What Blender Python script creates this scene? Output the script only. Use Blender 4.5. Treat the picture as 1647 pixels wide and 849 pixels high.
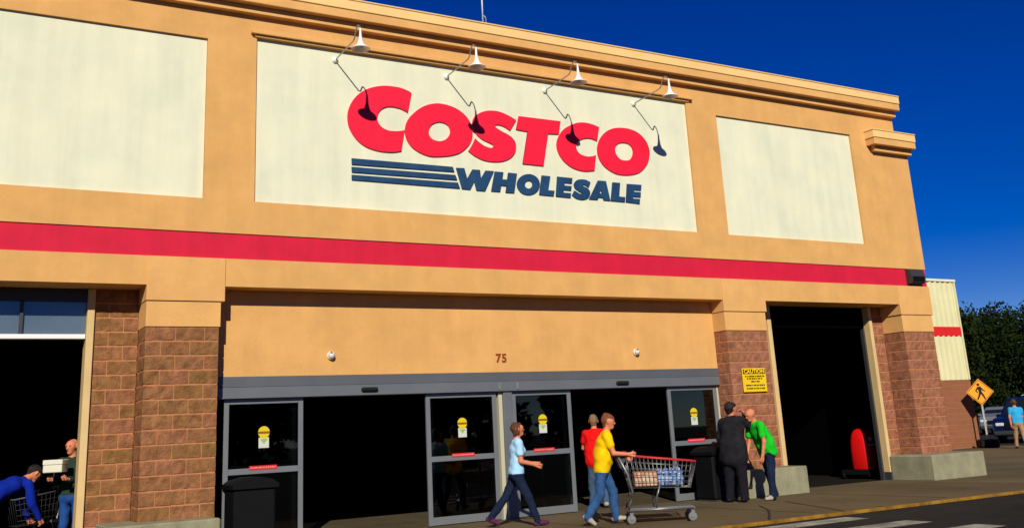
import bpy, bmesh, math, random
import numpy as np
from mathutils import Vector, Matrix, Euler

for _o in list(bpy.data.objects):
    bpy.data.objects.remove(_o, do_unlink=True)
scene = bpy.context.scene
C = scene.collection
R = math.radians

# ------------------------------------------------------------------ camera
cam_d = bpy.data.cameras.new('camera')
cam = bpy.data.objects.new('camera', cam_d)
C.objects.link(cam)
cam.location = (-2.71319, -14.94641, 1.35484)
cam.rotation_mode = 'QUATERNION'
cam.rotation_quaternion = (0.581788, 0.770584, -0.190615, -0.177166)
cam_d.sensor_width = 36.0
cam_d.lens = 35.39223
cam_d.shift_x = 0.00000
cam_d.shift_y = -0.09937
cam_d.clip_end = 2000
scene.camera = cam

# ------------------------------------------------------------------ sky, sun, exposure
SUN = Vector((0.50, 1.0, -0.62)).normalized()      # direction the light travels
sun_el = math.asin(-SUN.z)
sun_az = math.atan2(-SUN.x, -SUN.y)
world = bpy.data.worlds.new('World')
scene.world = world
world.use_nodes = True
wn = world.node_tree
wn.nodes.clear()
w_out = wn.nodes.new('ShaderNodeOutputWorld')
w_bg = wn.nodes.new('ShaderNodeBackground')
w_sky = wn.nodes.new('ShaderNodeTexSky')
w_sky.sky_type = 'NISHITA'
w_sky.sun_disc = False
w_sky.sun_elevation = sun_el
w_sky.sun_rotation = sun_az
w_sky.altitude = 300
w_sky.air_density = 0.8
w_sky.dust_density = 0.0
w_sky.ozone_density = 5.0
w_hs = wn.nodes.new('ShaderNodeHueSaturation')
w_hs.inputs['Saturation'].default_value = 1.42
w_hs.inputs['Hue'].default_value = 0.53
w_hs.inputs['Value'].default_value = 1.0
w_bg.inputs['Strength'].default_value = 0.068
wn.links.new(w_sky.outputs[0], w_hs.inputs['Color'])
wn.links.new(w_hs.outputs[0], w_bg.inputs['Color'])
wn.links.new(w_bg.outputs[0], w_out.inputs['Surface'])

sun_d = bpy.data.lights.new('sun', 'SUN')
sun_d.energy = 4.9
sun_d.angle = R(0.53)
sun_d.color = (1.0, 0.93, 0.80)
sun = bpy.data.objects.new('sun', sun_d)
sun.rotation_mode = 'QUATERNION'
sun.rotation_quaternion = SUN.to_track_quat('-Z', 'Y')
sun.location = (-20, -40, 40)
C.objects.link(sun)

scene.view_settings.view_transform = 'Standard'
scene.view_settings.look = 'None'
scene.view_settings.gamma = 1.0
scene.view_settings.exposure = 0.0
scene.view_settings.use_curve_mapping = False
scene.render.engine = 'CYCLES'
scene.cycles.max_bounces = 6
scene.cycles.transparent_max_bounces = 12

# ------------------------------------------------------------------ materials
MATS = {}
def mat(name, col, rough=0.85, spec=0.3, metal=0.0, var=0.0, scale=6.0, bump=0.0, bscale=60.0,
        streak=0.0, rnd=None, col2=None, coat=0.0, stretch=(1, 1, 1)):
    """Principled material; var = tonal mottling, streak = vertical rain streaks, rnd = per object palette."""
    if name in MATS:
        return MATS[name]
    m = bpy.data.materials.new(name)
    m.use_nodes = True
    nt = m.node_tree
    b = nt.nodes['Principled BSDF']
    b.inputs['Roughness'].default_value = rough
    b.inputs['Specular IOR Level'].default_value = spec
    b.inputs['Metallic'].default_value = metal
    b.inputs['Coat Weight'].default_value = coat
    b.inputs['Base Color'].default_value = (*col, 1)
    L = nt.links
    src = None
    if rnd:
        oi = nt.nodes.new('ShaderNodeObjectInfo')
        cr = nt.nodes.new('ShaderNodeValToRGB')
        cr.color_ramp.interpolation = 'LINEAR'
        els = cr.color_ramp.elements
        while len(els) < len(rnd):
            els.new(0.5)
        for i, c in enumerate(rnd):
            els[i].position = i / (len(rnd) - 1)
            els[i].color = (*c, 1)
        L.new(oi.outputs['Random'], cr.inputs['Fac'])
        src = cr.outputs['Color']
    if var > 0 or col2 or streak > 0 or bump > 0:
        tc = nt.nodes.new('ShaderNodeTexCoord')
        vec = tc.outputs['Object']
        if rnd:
            oi2 = nt.nodes.new('ShaderNodeObjectInfo')
            ad = nt.nodes.new('ShaderNodeVectorMath'); ad.operation = 'ADD'
            L.new(vec, ad.inputs[0]); L.new(oi2.outputs['Location'], ad.inputs[1])
            vec = ad.outputs[0]
    if var > 0 or col2:
        mp = nt.nodes.new('ShaderNodeMapping')
        mp.inputs['Scale'].default_value = stretch
        L.new(vec, mp.inputs['Vector'])
        nz = nt.nodes.new('ShaderNodeTexNoise')
        nz.inputs['Scale'].default_value = scale
        nz.inputs['Detail'].default_value = 7
        nz.inputs['Roughness'].default_value = 0.62
        L.new(mp.outputs[0], nz.inputs['Vector'])
        mr = nt.nodes.new('ShaderNodeMapRange')
        mr.inputs['From Min'].default_value = 0.3
        mr.inputs['From Max'].default_value = 0.7
        mx = nt.nodes.new('ShaderNodeMixRGB')
        L.new(nz.outputs['Fac'], mr.inputs['Value'])
        L.new(mr.outputs[0], mx.inputs['Fac'])
        if col2:
            mx.inputs['Color1'].default_value = (*col, 1)
            mx.inputs['Color2'].default_value = (*col2, 1)
            if src is not None:
                L.new(src, mx.inputs['Color1'])
        else:
            c1 = tuple(c * (1 - var) for c in col); c2 = tuple(min(1, c * (1 + var)) for c in col)
            mx.inputs['Color1'].default_value = (*c1, 1)
            mx.inputs['Color2'].default_value = (*c2, 1)
            if src is not None:
                mx.blend_type = 'MULTIPLY'
                mx2 = nt.nodes.new('ShaderNodeMixRGB'); mx2.blend_type = 'MULTIPLY'; mx2.inputs['Fac'].default_value = 1
                g = nt.nodes.new('ShaderNodeMapRange')
                g.inputs['To Min'].default_value = 1 - var; g.inputs['To Max'].default_value = 1 + var
                L.new(mr.outputs[0], g.inputs['Value'])
                L.new(src, mx2.inputs['Color1']); L.new(g.outputs[0], mx2.inputs['Color2'])
                mx = mx2
        src = mx.outputs['Color']
    if streak > 0:
        mp2 = nt.nodes.new('ShaderNodeMapping')
        mp2.inputs['Scale'].default_value = (5.0, 5.0, 0.35)
        L.new(vec, mp2.inputs['Vector'])
        n2 = nt.nodes.new('ShaderNodeTexNoise')
        n2.inputs['Scale'].default_value = 1.0
        n2.inputs['Detail'].default_value = 6
        n2.inputs['Roughness'].default_value = 0.6
        L.new(mp2.outputs[0], n2.inputs['Vector'])
        r2 = nt.nodes.new('ShaderNodeMapRange')
        r2.inputs['From Min'].default_value = 0.38; r2.inputs['From Max'].default_value = 0.72
        r2.inputs['To Min'].default_value = 1.0; r2.inputs['To Max'].default_value = 1.0 - streak
        L.new(n2.outputs['Fac'], r2.inputs['Value'])
        m3 = nt.nodes.new('ShaderNodeMixRGB'); m3.blend_type = 'MULTIPLY'; m3.inputs['Fac'].default_value = 1
        if src is None:
            m3.inputs['Color1'].default_value = (*col, 1)
        else:
            L.new(src, m3.inputs['Color1'])
        L.new(r2.outputs[0], m3.inputs['Color2'])
        src = m3.outputs['Color']
    if src is not None:
        L.new(src, b.inputs['Base Color'])
    if bump > 0:
        n3 = nt.nodes.new('ShaderNodeTexNoise')
        n3.inputs['Scale'].default_value = bscale
        n3.inputs['Detail'].default_value = 5
        L.new(vec, n3.inputs['Vector'])
        bp = nt.nodes.new('ShaderNodeBump')
        bp.inputs['Strength'].default_value = bump
        bp.inputs['Distance'].default_value = 0.02
        L.new(n3.outputs['Fac'], bp.inputs['Height'])
        L.new(bp.outputs[0], b.inputs['Normal'])
    MATS[name] = m
    return m

def glass_mat(name, tint, refl=(1, 1, 1), base=0.0):
    m = bpy.data.materials.new(name)
    m.use_nodes = True
    nt = m.node_tree
    nt.nodes.clear()
    o = nt.nodes.new('ShaderNodeOutputMaterial')
    t = nt.nodes.new('ShaderNodeBsdfTransparent'); t.inputs['Color'].default_value = (*tint, 1)
    g = nt.nodes.new('ShaderNodeBsdfGlossy'); g.inputs['Roughness'].default_value = 0.015
    g.inputs['Color'].default_value = (*refl, 1)
    f = nt.nodes.new('ShaderNodeFresnel'); f.inputs['IOR'].default_value = 1.5
    a = nt.nodes.new('ShaderNodeMath'); a.operation = 'ADD'; a.inputs[1].default_value = base; a.use_clamp = True
    mx = nt.nodes.new('ShaderNodeMixShader')
    nt.links.new(f.outputs[0], a.inputs[0]); nt.links.new(a.outputs[0], mx.inputs[0])
    nt.links.new(t.outputs[0], mx.inputs[1]); nt.links.new(g.outputs[0], mx.inputs[2])
    nt.links.new(mx.outputs[0], o.inputs['Surface'])
    MATS[name] = m
    return m

STUCCO = mat('stucco', (0.69, 0.378, 0.128), 0.94, 0.12, var=0.09, scale=1.7, bump=0.5, bscale=110, streak=0.06)
STUCCO2 = mat('stucco_trim', (0.72, 0.398, 0.138), 0.94, 0.12, var=0.08, scale=2.1, bump=0.5, bscale=110, streak=0.03)
COPING = mat('coping_metal', (0.82, 0.54, 0.21), 0.55, 0.4, var=0.05, scale=2)
CREAM = mat('cream_panel', (0.78, 0.755, 0.54), 0.9, 0.15, col2=(0.66, 0.68, 0.50), scale=1.3, bump=0.15, bscale=120, streak=0.085)
REDP = mat('red_paint', (0.60, 0.010, 0.040), 0.75, 0.25, var=0.10, scale=1.6, streak=0.10, bump=0.1, bscale=120)
LRED = mat('letter_red', (0.80, 0.010, 0.042), 0.6, 0.25, var=0.06, scale=3)
LBLUE = mat('letter_blue', (0.010, 0.050, 0.125), 0.6, 0.3, var=0.25, scale=4)
BLOCK = mat('split_block', (0.26, 0.1, 0.05), 0.95, 0.1, var=0.38, scale=7, bump=0.8, bscale=38,
            rnd=[(0.29, 0.116, 0.065), (0.315, 0.130, 0.076), (0.265, 0.118, 0.054), (0.30, 0.119, 0.068), (0.28, 0.121, 0.058), (0.315, 0.132, 0.078)])
MORTAR = mat('mortar', (0.44, 0.185, 0.082), 0.95, 0.1, var=0.15, scale=20)
BLOCK2 = mat('split_block_olive', (0.26, 0.1, 0.05), 0.95, 0.1, var=0.38, scale=7, bump=0.8, bscale=38,
            rnd=[(0.245, 0.106, 0.046), (0.222, 0.110, 0.038), (0.262, 0.112, 0.054), (0.212, 0.108, 0.036), (0.240, 0.110, 0.044), (0.268, 0.113, 0.056)])
CONC = mat('concrete', (0.33, 0.31, 0.195), 0.95, 0.15, col2=(0.22, 0.21, 0.135), scale=3.5, bump=0.5, bscale=60, streak=0.15)
PAVE = mat('pavement', (0.180, 0.136, 0.068), 0.95, 0.12, col2=(0.125, 0.096, 0.05), scale=1.1, bump=0.3, bscale=90)
ASPH = mat('asphalt', (0.036, 0.034, 0.026), 0.95, 0.12, col2=(0.024, 0.023, 0.019), scale=2.5, bump=0.6, bscale=120)
YEL = mat('yellow_paint', (0.38, 0.19, 0.012), 0.85, 0.2, col2=(0.22, 0.12, 0.02), scale=7)
WHP = mat('white_paint', (0.46, 0.44, 0.36), 0.9, 0.15, col2=(0.27, 0.26, 0.2), scale=9)
JOINT_STREAK = mat('joint_and_shadow_streak', (0.030, 0.026, 0.018), 0.8, 0.2, var=0.3, scale=8)  # shared by the pavement joints and the painted shadow streaks
ALU = mat('aluminium', (0.20, 0.215, 0.225), 0.42, 0.5, metal=0.35, var=0.06, scale=3)
HDR = mat('header_metal', (0.15, 0.162, 0.178), 0.45, 0.5, metal=0.25, var=0.08, scale=2)
HDR2 = mat('header_metal_upper', (0.11, 0.12, 0.132), 0.5, 0.5, metal=0.25, var=0.08, scale=2)
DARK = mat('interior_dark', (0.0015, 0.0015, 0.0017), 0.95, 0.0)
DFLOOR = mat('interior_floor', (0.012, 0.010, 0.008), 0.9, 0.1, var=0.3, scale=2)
VFLOOR = mat('vestibule_floor', (0.10, 0.078, 0.042), 0.9, 0.15, col2=(0.06, 0.047, 0.028), scale=1.5)
BLACKPL = mat('black_plastic', (0.003, 0.0033, 0.004), 0.65, 0.15, var=0.2, scale=5)
JAMB = mat('jamb_tan', (0.62, 0.44, 0.20), 0.7, 0.25, var=0.08, scale=3)
WHITEM = mat('white_metal', (0.80, 0.80, 0.76), 0.5, 0.4)
GALV = mat('galvanised', (0.36, 0.37, 0.36), 0.4, 0.5, metal=0.6, var=0.1, scale=12)
STEEL = mat('grey_steel', (0.22, 0.22, 0.22), 0.4, 0.5, metal=0.6)
CHROME = mat('wire_chrome', (0.20, 0.20, 0.20), 0.4, 0.5, metal=0.8)
DGREY = mat('dark_grey', (0.035, 0.036, 0.04), 0.5, 0.4)
CREAMJ = mat('cream_strip', (0.46, 0.44, 0.31), 0.7, 0.25)
SIDING = mat('siding', (0.66, 0.63, 0.37), 0.6, 0.3, var=0.06, scale=1, streak=0.06)
SIDRED = mat('siding_red', (0.66, 0.015, 0.015), 0.6, 0.3)
SIGNY = mat('sign_yellow', (0.80, 0.52, 0.010), 0.6, 0.3, var=0.06, scale=6)
SIGNO = mat('sign_orange', (0.84, 0.32, 0.006), 0.6, 0.3, var=0.04, scale=4)
BLACK = mat('black_print', (0.010, 0.010, 0.010), 0.7, 0.2)
STKW = mat('sticker_white', (0.55, 0.57, 0.52), 0.7, 0.2)
STKY = mat('sticker_yellow', (0.66, 0.50, 0.01), 0.7, 0.2)
STKR = mat('sticker_red', (0.58, 0.02, 0.03), 0.7, 0.2)
STKG = mat('sticker_green', (0.28, 0.42, 0.10), 0.7, 0.2)
NUM = mat('number_brown', (0.26, 0.05, 0.012), 0.8, 0.2)
def dirty(m, spots, scale, amount):
    """scattered dark gum spots and broad stains worked into a ground material"""
    nt = m.node_tree; b = nt.nodes['Principled BSDF']; lk = b.inputs['Base Color'].links[0]; src = lk.from_socket
    tc = nt.nodes.new('ShaderNodeTexCoord')
    vo = nt.nodes.new('ShaderNodeTexVoronoi'); vo.inputs['Scale'].default_value = spots
    nz = nt.nodes.new('ShaderNodeTexNoise'); nz.inputs['Scale'].default_value = scale; nz.inputs['Detail'].default_value = 8; nz.inputs['Roughness'].default_value = 0.7
    nt.links.new(tc.outputs['Object'], vo.inputs['Vector']); nt.links.new(tc.outputs['Object'], nz.inputs['Vector'])
    r1 = nt.nodes.new('ShaderNodeMapRange'); r1.inputs['From Min'].default_value = 0.07; r1.inputs['From Max'].default_value = 0.13; r1.inputs['To Min'].default_value = 0.55
    r2 = nt.nodes.new('ShaderNodeMapRange'); r2.inputs['From Min'].default_value = 0.35; r2.inputs['From Max'].default_value = 0.62; r2.inputs['To Min'].default_value = 1 - amount
    nt.links.new(vo.outputs['Distance'], r1.inputs['Value']); nt.links.new(nz.outputs['Fac'], r2.inputs['Value'])
    mu = nt.nodes.new('ShaderNodeMath'); mu.operation = 'MULTIPLY'
    nt.links.new(r1.outputs[0], mu.inputs[0]); nt.links.new(r2.outputs[0], mu.inputs[1])
    mx = nt.nodes.new('ShaderNodeMixRGB'); mx.blend_type = 'MULTIPLY'; mx.inputs['Fac'].default_value = 1
    nt.links.new(src, mx.inputs['Color1']); nt.links.new(mu.outputs[0], mx.inputs['Color2']); nt.links.new(mx.outputs[0], b.inputs['Base Color'])
dirty(PAVE, 2.2, 0.55, 0.45); dirty(ASPH, 3.0, 0.4, 0.4); dirty(YEL, 6.0, 3.0, 0.6); dirty(WHP, 9.0, 2.2, 0.6)
GLASS = glass_mat('door_glass', (0.30, 0.34, 0.34))
TGLASS = mat('transom_glass', (0.10, 0.14, 0.17), 0.08, 0.8, coat=0.6, var=0.15, scale=1.2)

# ------------------------------------------------------------------ helpers
def link(name, me, m=None, parent=None, loc=(0, 0, 0), rotz=0.0):
    o = bpy.data.objects.new(name, me)
    C.objects.link(o)
    if m is not None and me is not None:
        for x in (m if isinstance(m, (list, tuple)) else [m]):
            me.materials.append(x)
    o.location = loc
    o.rotation_euler = (0, 0, rotz)
    if parent is not None:
        o.parent = parent
    return o

def tag(o, label=None, cat=None, group=None, kind=None):
    if label: o['label'] = label
    if cat: o['category'] = cat
    if group: o['group'] = group
    if kind: o['kind'] = kind
    return o

def empty(name, loc=(0, 0, 0), rotz=0.0, parent=None):
    return link(name, None, None, parent, loc, rotz)

class MB:
    """collects simple solids and builds them as one mesh"""
    def __init__(self):
        self.bm = bmesh.new()
    def box(self, x0, x1, y0, y1, z0, z1, bev=0.0, mi=0):
        g = bmesh.ops.create_cube(self.bm, size=1.0)
        vs = g['verts']
        for v in vs:
            v.co = Vector(((x0 + x1) / 2 + v.co.x * (x1 - x0), (y0 + y1) / 2 + v.co.y * (y1 - y0), (z0 + z1) / 2 + v.co.z * (z1 - z0)))
        fs = {f for v in vs for f in v.link_faces}
        if bev > 0:
            es = list({e for v in vs for e in v.link_edges})
            r = bmesh.ops.bevel(self.bm, geom=es, offset=bev, segments=1, affect='EDGES')
            fs = set(r['faces']) | {f for f in fs if f.is_valid}
        for f in fs:
            if f.is_valid: f.material_index = mi
        return self
    def tube(self, pts, r, seg=8, mi=0, caps=True):
        pts = [Vector(p) for p in pts]
        rs = r if isinstance(r, (list, tuple)) else [r] * len(pts)
        rings = []
        up = Vector((0.013, 0.021, 1))
        for i, p in enumerate(pts):
            d = (pts[min(i + 1, len(pts) - 1)] - pts[max(i - 1, 0)])
            d = d.normalized() if d.length > 1e-9 else Vector((0, 0, 1))
            u = up if abs(d.dot(up.normalized())) < 0.98 else Vector((1, 0.01, 0))
            a = d.cross(u).normalized(); b = d.cross(a)
            rings.append([self.bm.verts.new(p + (a * math.cos(2 * math.pi * k / seg) + b * math.sin(2 * math.pi * k / seg)) * rs[i]) for k in range(seg)])
        for A, B in zip(rings, rings[1:]):
            for k in range(seg):
                f = self.bm.faces.new((A[k], A[(k + 1) % seg], B[(k + 1) % seg], B[k])); f.material_index = mi; f.smooth = True
        if caps:
            f = self.bm.faces.new(rings[0][::-1]); f.material_index = mi
            f = self.bm.faces.new(rings[-1]); f.material_index = mi
        return self
    def lathe(self, c, prof, seg=20, axis='z', mi=0, smooth=True):
        """prof = [(radius, height)]"""
        c = Vector(c); rings = []
        for r_, h in prof:
            ring = []
            for k in range(seg):
                a = 2 * math.pi * k / seg
                if axis == 'z': q = Vector((r_ * math.cos(a), r_ * math.sin(a), h))
                elif axis == 'y': q = Vector((r_ * math.cos(a), h, r_ * math.sin(a)))
                else: q = Vector((h, r_ * math.cos(a), r_ * math.sin(a)))
                ring.append(self.bm.verts.new(c + q))
            rings.append(ring)
        for A, B in zip(rings, rings[1:]):
            for k in range(seg):
                f = self.bm.faces.new((A[k], A[(k + 1) % seg], B[(k + 1) % seg], B[k])); f.material_index = mi; f.smooth = smooth
        for ring, rv in ((rings[0], True), (rings[-1], False)):
            if prof[0 if rv else -1][0] > 1e-4:
                f = self.bm.faces.new(ring[::-1] if rv else ring); f.material_index = mi
        return self
    def prism(self, poly, y0, y1, mi=0, plane='xz'):
        def P(p, y):
            return Vector((p[0], y, p[1])) if plane == 'xz' else (Vector((p[0], p[1], y)) if plane == 'xy' else Vector((y, p[0], p[1])))
        A = [self.bm.verts.new(P(p, y0)) for p in poly]; B = [self.bm.verts.new(P(p, y1)) for p in poly]
        n = len(poly)
        for f in [self.bm.faces.new(A), self.bm.faces.new(B[::-1])] + [self.bm.faces.new((A[k], B[k], B[(k + 1) % n], A[(k + 1) % n])) for k in range(n)]:
            f.material_index = mi
        return self
    def quad(self, a, b, c, d, mi=0):
        f = self.bm.faces.new([self.bm.verts.new(Vector(p)) for p in (a, b, c, d)]); f.material_index = mi
        return self
    def mesh(self, name):
        bmesh.ops.recalc_face_normals(self.bm, faces=self.bm.faces)
        me = bpy.data.meshes.new(name)
        self.bm.to_mesh(me); self.bm.free()
        return me
    def build(self, name, m, parent=None, loc=(0, 0, 0), rotz=0.0):
        return link(name, self.mesh(name), m, parent, loc, rotz)

def box(name, x0, x1, y0, y1, z0, z1, m, parent=None, bev=0.0):
    return MB().box(x0, x1, y0, y1, z0, z1, bev).build(name, m, parent)

def copy_tree(o, parent=None):
    c = o.copy(); C.objects.link(c)
    if parent is not None: c.parent = parent
    for ch in list(o.children):
        copy_tree(ch, c)
    return c

_dg = None
def curve_mesh(cu):
    o = bpy.data.objects.new('tmp', cu); C.objects.link(o)
    dg = bpy.context.evaluated_depsgraph_get()
    me = bpy.data.meshes.new_from_object(o.evaluated_get(dg))
    bpy.data.objects.remove(o, do_unlink=True)
    bpy.data.curves.remove(cu)
    return me

def smooth_poly(pts, lim=38.0, n=4):
    """Catmull-Rom through the points, keeping sharp corners"""
    P = [Vector((p[0], p[1])) for p in pts]; N = len(P); out = []
    cor = []
    for i in range(N):
        a = P[i] - P[i - 1]; b = P[(i + 1) % N] - P[i]
        cor.append(abs(math.degrees(a.angle_signed(b, 0))) > lim)
    for i in range(N):
        p1, p2 = P[i], P[(i + 1) % N]
        p0 = P[i - 1] if not cor[i] else p1 * 2 - p2
        p3 = P[(i + 2) % N] if not cor[(i + 1) % N] else p2 * 2 - p1
        if cor[i] and cor[(i + 1) % N]:
            out.append(p1); continue
        for k in range(n):
            t = k / n
            out.append(0.5 * ((2 * p1) + (p2 - p0) * t + (2 * p0 - 5 * p1 + 4 * p2 - p3) * t * t + (3 * p1 - p0 - 3 * p2 + p3) * t ** 3))
    return out

def outline_mesh(loops, depth, smooth):
    cu = bpy.data.curves.new('outline', 'CURVE'); cu.dimensions = '2D'; cu.fill_mode = 'BOTH'; cu.extrude = depth / 2
    for lp in loops:
        pts = smooth_poly(lp) if smooth else [Vector(p) for p in lp]
        sp = cu.splines.new('POLY'); sp.points.add(len(pts) - 1); sp.use_cyclic_u = True
        for q, p in zip(sp.points, pts): q.co = (p[0], p[1], 0, 1)
    me = curve_mesh(cu)
    me.transform(Matrix.Rotation(R(90), 4, 'X'))          # x,z plane, facing -y
    return me

def text_mesh(s, size, depth=0.004, sx=1.0, bold=0.0):
    cu = bpy.data.curves.new('text', 'FONT'); cu.body = s; cu.size = size; cu.extrude = depth / 2
    cu.align_x = 'CENTER'; cu.align_y = 'CENTER'; cu.offset = bold; cu.resolution_u = 3
    me = curve_mesh(cu)
    me.transform(Matrix.Rotation(R(90), 4, 'X') @ Matrix.Diagonal((sx, 1, 1, 1)))
    return me

rng = random.Random(7)

# ================================================================== the setting: ground
g = MB(); g.quad((-600, -600, -0.04), (600, -600, -0.04), (600, 600, -0.04), (-600, 600, -0.04))
tag(g.build('road', ASPH), kind='structure')
KY = -3.72
pv = MB().box(-30, 33, KY, 0.37, -0.4, 0.0).box(17.0, 33, 0.37, 10.4, -0.4, 0.0).box(-30, 17.0, 0.37, 0.66, -0.4, 0.0)
pav = tag(pv.build('pavement', PAVE), kind='structure')
# control joints of the pavement: shallow dark grooves, and ribbons painted as thin cast shadows
for x in range(-12, 32, 3):
    box('joint_strip', x - 0.006, x + 0.006, KY + 0.2, -0.7, -0.01, 0.0035, JOINT_STREAK, pav)
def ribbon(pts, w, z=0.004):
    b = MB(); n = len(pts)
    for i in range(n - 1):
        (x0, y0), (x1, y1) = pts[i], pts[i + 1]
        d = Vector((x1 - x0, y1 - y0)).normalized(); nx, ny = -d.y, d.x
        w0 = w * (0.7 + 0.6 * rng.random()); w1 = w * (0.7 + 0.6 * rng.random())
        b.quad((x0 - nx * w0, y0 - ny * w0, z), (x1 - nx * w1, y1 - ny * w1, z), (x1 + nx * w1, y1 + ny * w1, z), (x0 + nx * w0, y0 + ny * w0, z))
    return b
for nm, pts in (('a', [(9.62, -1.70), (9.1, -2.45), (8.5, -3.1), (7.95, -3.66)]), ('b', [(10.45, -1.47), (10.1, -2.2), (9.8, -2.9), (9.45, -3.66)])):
    ribbon(pts, 0.022).build('shadow_streak', JOINT_STREAK, pav)  # flat dark ribbons painted in place of thin cast shadows
kerb = box('kerb', -30, 33, KY - 0.09, KY, -0.4, 0.003, YEL, None, 0.012)
tag(kerb, kind='structure')
for i, y0 in enumerate((-4.50, -5.55, -6.62, -7.7, -8.8)):
    b = MB(); b.quad((5.4, y0, -0.036), (9.05, y0, -0.036), (9.05, y0 + 0.44, -0.036), (5.4, y0 + 0.44, -0.036))
    tag(b.build('crosswalk_bar', WHP), kind='structure')

# ================================================================== the store
store = tag(empty('store_building', (8, 0, 0)), 'big box store with tan stucco front, cream panels, red stripe and block piers', 'building')
def part(name, mb, m, parent=None):
    """a part modelled in world coordinates under the store (or one of its parts)"""
    p = parent or store
    o = mb.build(name, m, p)
    o.location = -wloc(p)
    return o
def wloc(p):
    v = Vector((0, 0, 0))
    while p is not None:
        v = v + p.location; p = p.parent
    return v
def pbox(name, x0, x1, y0, y1, z0, z1, m, parent=None, bev=0.0):
    return part(name, MB().box(x0, x1, y0, y1, z0, z1, bev), m, parent)

XL, XR = -9.0, 17.02
LIN = 3.68
# --- upper front wall as a relief: cells with their own depth, reveals between them
def relief(xs, zs, depth, back_bottom, back_side):
    bm = MB()
    nx, nz = len(xs) - 1, len(zs) - 1
    D = [[depth((xs[i] + xs[i + 1]) / 2, (zs[j] + zs[j + 1]) / 2) for j in range(nz)] for i in range(nx)]
    for i in range(nx):
        for j in range(nz):
            d = D[i][j]
            if d is None: continue
            bm.quad((xs[i], d, zs[j]), (xs[i + 1], d, zs[j]), (xs[i + 1], d, zs[j + 1]), (xs[i], d, zs[j + 1]))
            e = D[i + 1][j] if i + 1 < nx else None
            e = back_side if e is None else e
            if e != d: bm.quad((xs[i + 1], d, zs[j]), (xs[i + 1], e, zs[j]), (xs[i + 1], e, zs[j + 1]), (xs[i + 1], d, zs[j + 1]))
            if j + 1 < nz:
                e = D[i][j + 1]
                e = back_side if e is None else e
                if e != d: bm.quad((xs[i], d, zs[j + 1]), (xs[i + 1], d, zs[j + 1]), (xs[i + 1], e, zs[j + 1]), (xs[i], e, zs[j + 1]))
            else: bm.quad((xs[i], d, zs[j + 1]), (xs[i + 1], d, zs[j + 1]), (xs[i + 1], 1.0, zs[j + 1]), (xs[i], 1.0, zs[j + 1]))
            if j == 0: bm.quad((xs[i], d, zs[0]), (xs[i + 1], d, zs[0]), (xs[i + 1], back_bottom, zs[0]), (xs[i], back_bottom, zs[0]))
    bmesh.ops.remove_doubles(bm.bm, verts=bm.bm.verts, dist=1e-5)
    return bm
PAN = [(-8.2, 0.80, 4.997, 7.56), (1.57, 10.40, 4.997, 7.69), (11.18, 15.157, 4.99, 7.505)]
SB, ST = 4.097, 4.485
xs = sorted({XL, XR, 16.675} | {a for p in PAN for a in p[:2]})
zs = sorted({LIN, SB, ST, 7.25, 8.06} | {a for p in PAN for a in p[2:]})
def dep(x, z):
    if x > 16.675 and z > 7.25: return None
    for a, b, c, d in PAN:
        if a < x < b and c < z < d: return 0.055
    if SB < z < ST: return 0.035
    return 0.0
part('front_wall', relief(xs, zs, dep, 0.95, 3.0), STUCCO)
for a, b, c, d in PAN:
    pbox('panel', a + 0.004, b - 0.004, 0.045, 0.07, c + 0.004, d - 0.004, CREAM)
pbox('stripe', XL, XR - 0.004, 0.020, 0.05, SB + 0.004, ST - 0.004, REDP)
# side wall of the store and its roof
pbox('side_wall', 16.70, 17.018, 0.9, 10.6, -0.2, 7.2, STUCCO)
pbox('roof', XL, 16.66, 0.9, 30, 7.6, 7.9, DARK)
# cornice along the top, and the short one at the corner
def cornice(name, x0, x1, zt, left_ret, rt, h=(0.165, 0.155, 0.125)):
    mb = MB()
    z1, z2, z3 = zt - h[0], zt - h[0] - h[1], zt - sum(h)
    for (p, za, zb) in ((0.25, z2, z1 - 0.004), (0.12, z3, z2 - 0.002)):
        mb.box(x0 - (p if left_ret else 0), x1 + p * rt, -p, 0.9, za, zb, 0.006)
    o = part(name, mb, STUCCO2)
    mb = MB().box(x0 - (0.285 if left_ret else 0), x1 + 0.285 * rt, -0.285, 0.9, zt + 0.002, zt + 0.03, 0.006).box(x0 - (0.27 if left_ret else 0), x1 + 0.27 * rt, -0.27, 0.88, z1, zt, 0.006)
    part('coping', mb, COPING, o)
    return o
cornice('cornice', XL, 16.675, 8.50, False, 0.05)
cornice('corner_cornice', 15.90, 17.018, 7.60, True, 0.12)
# drip ledge over the middle panel
pbox('ledge', 1.47, 10.53, -0.085, 0.03, 7.735, 7.80, STUCCO2, None, 0.006)
pbox('ledge', 1.53, 10.46, -0.035, 0.03, 7.695, 7.731, STUCCO2, None, 0.005)

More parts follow.
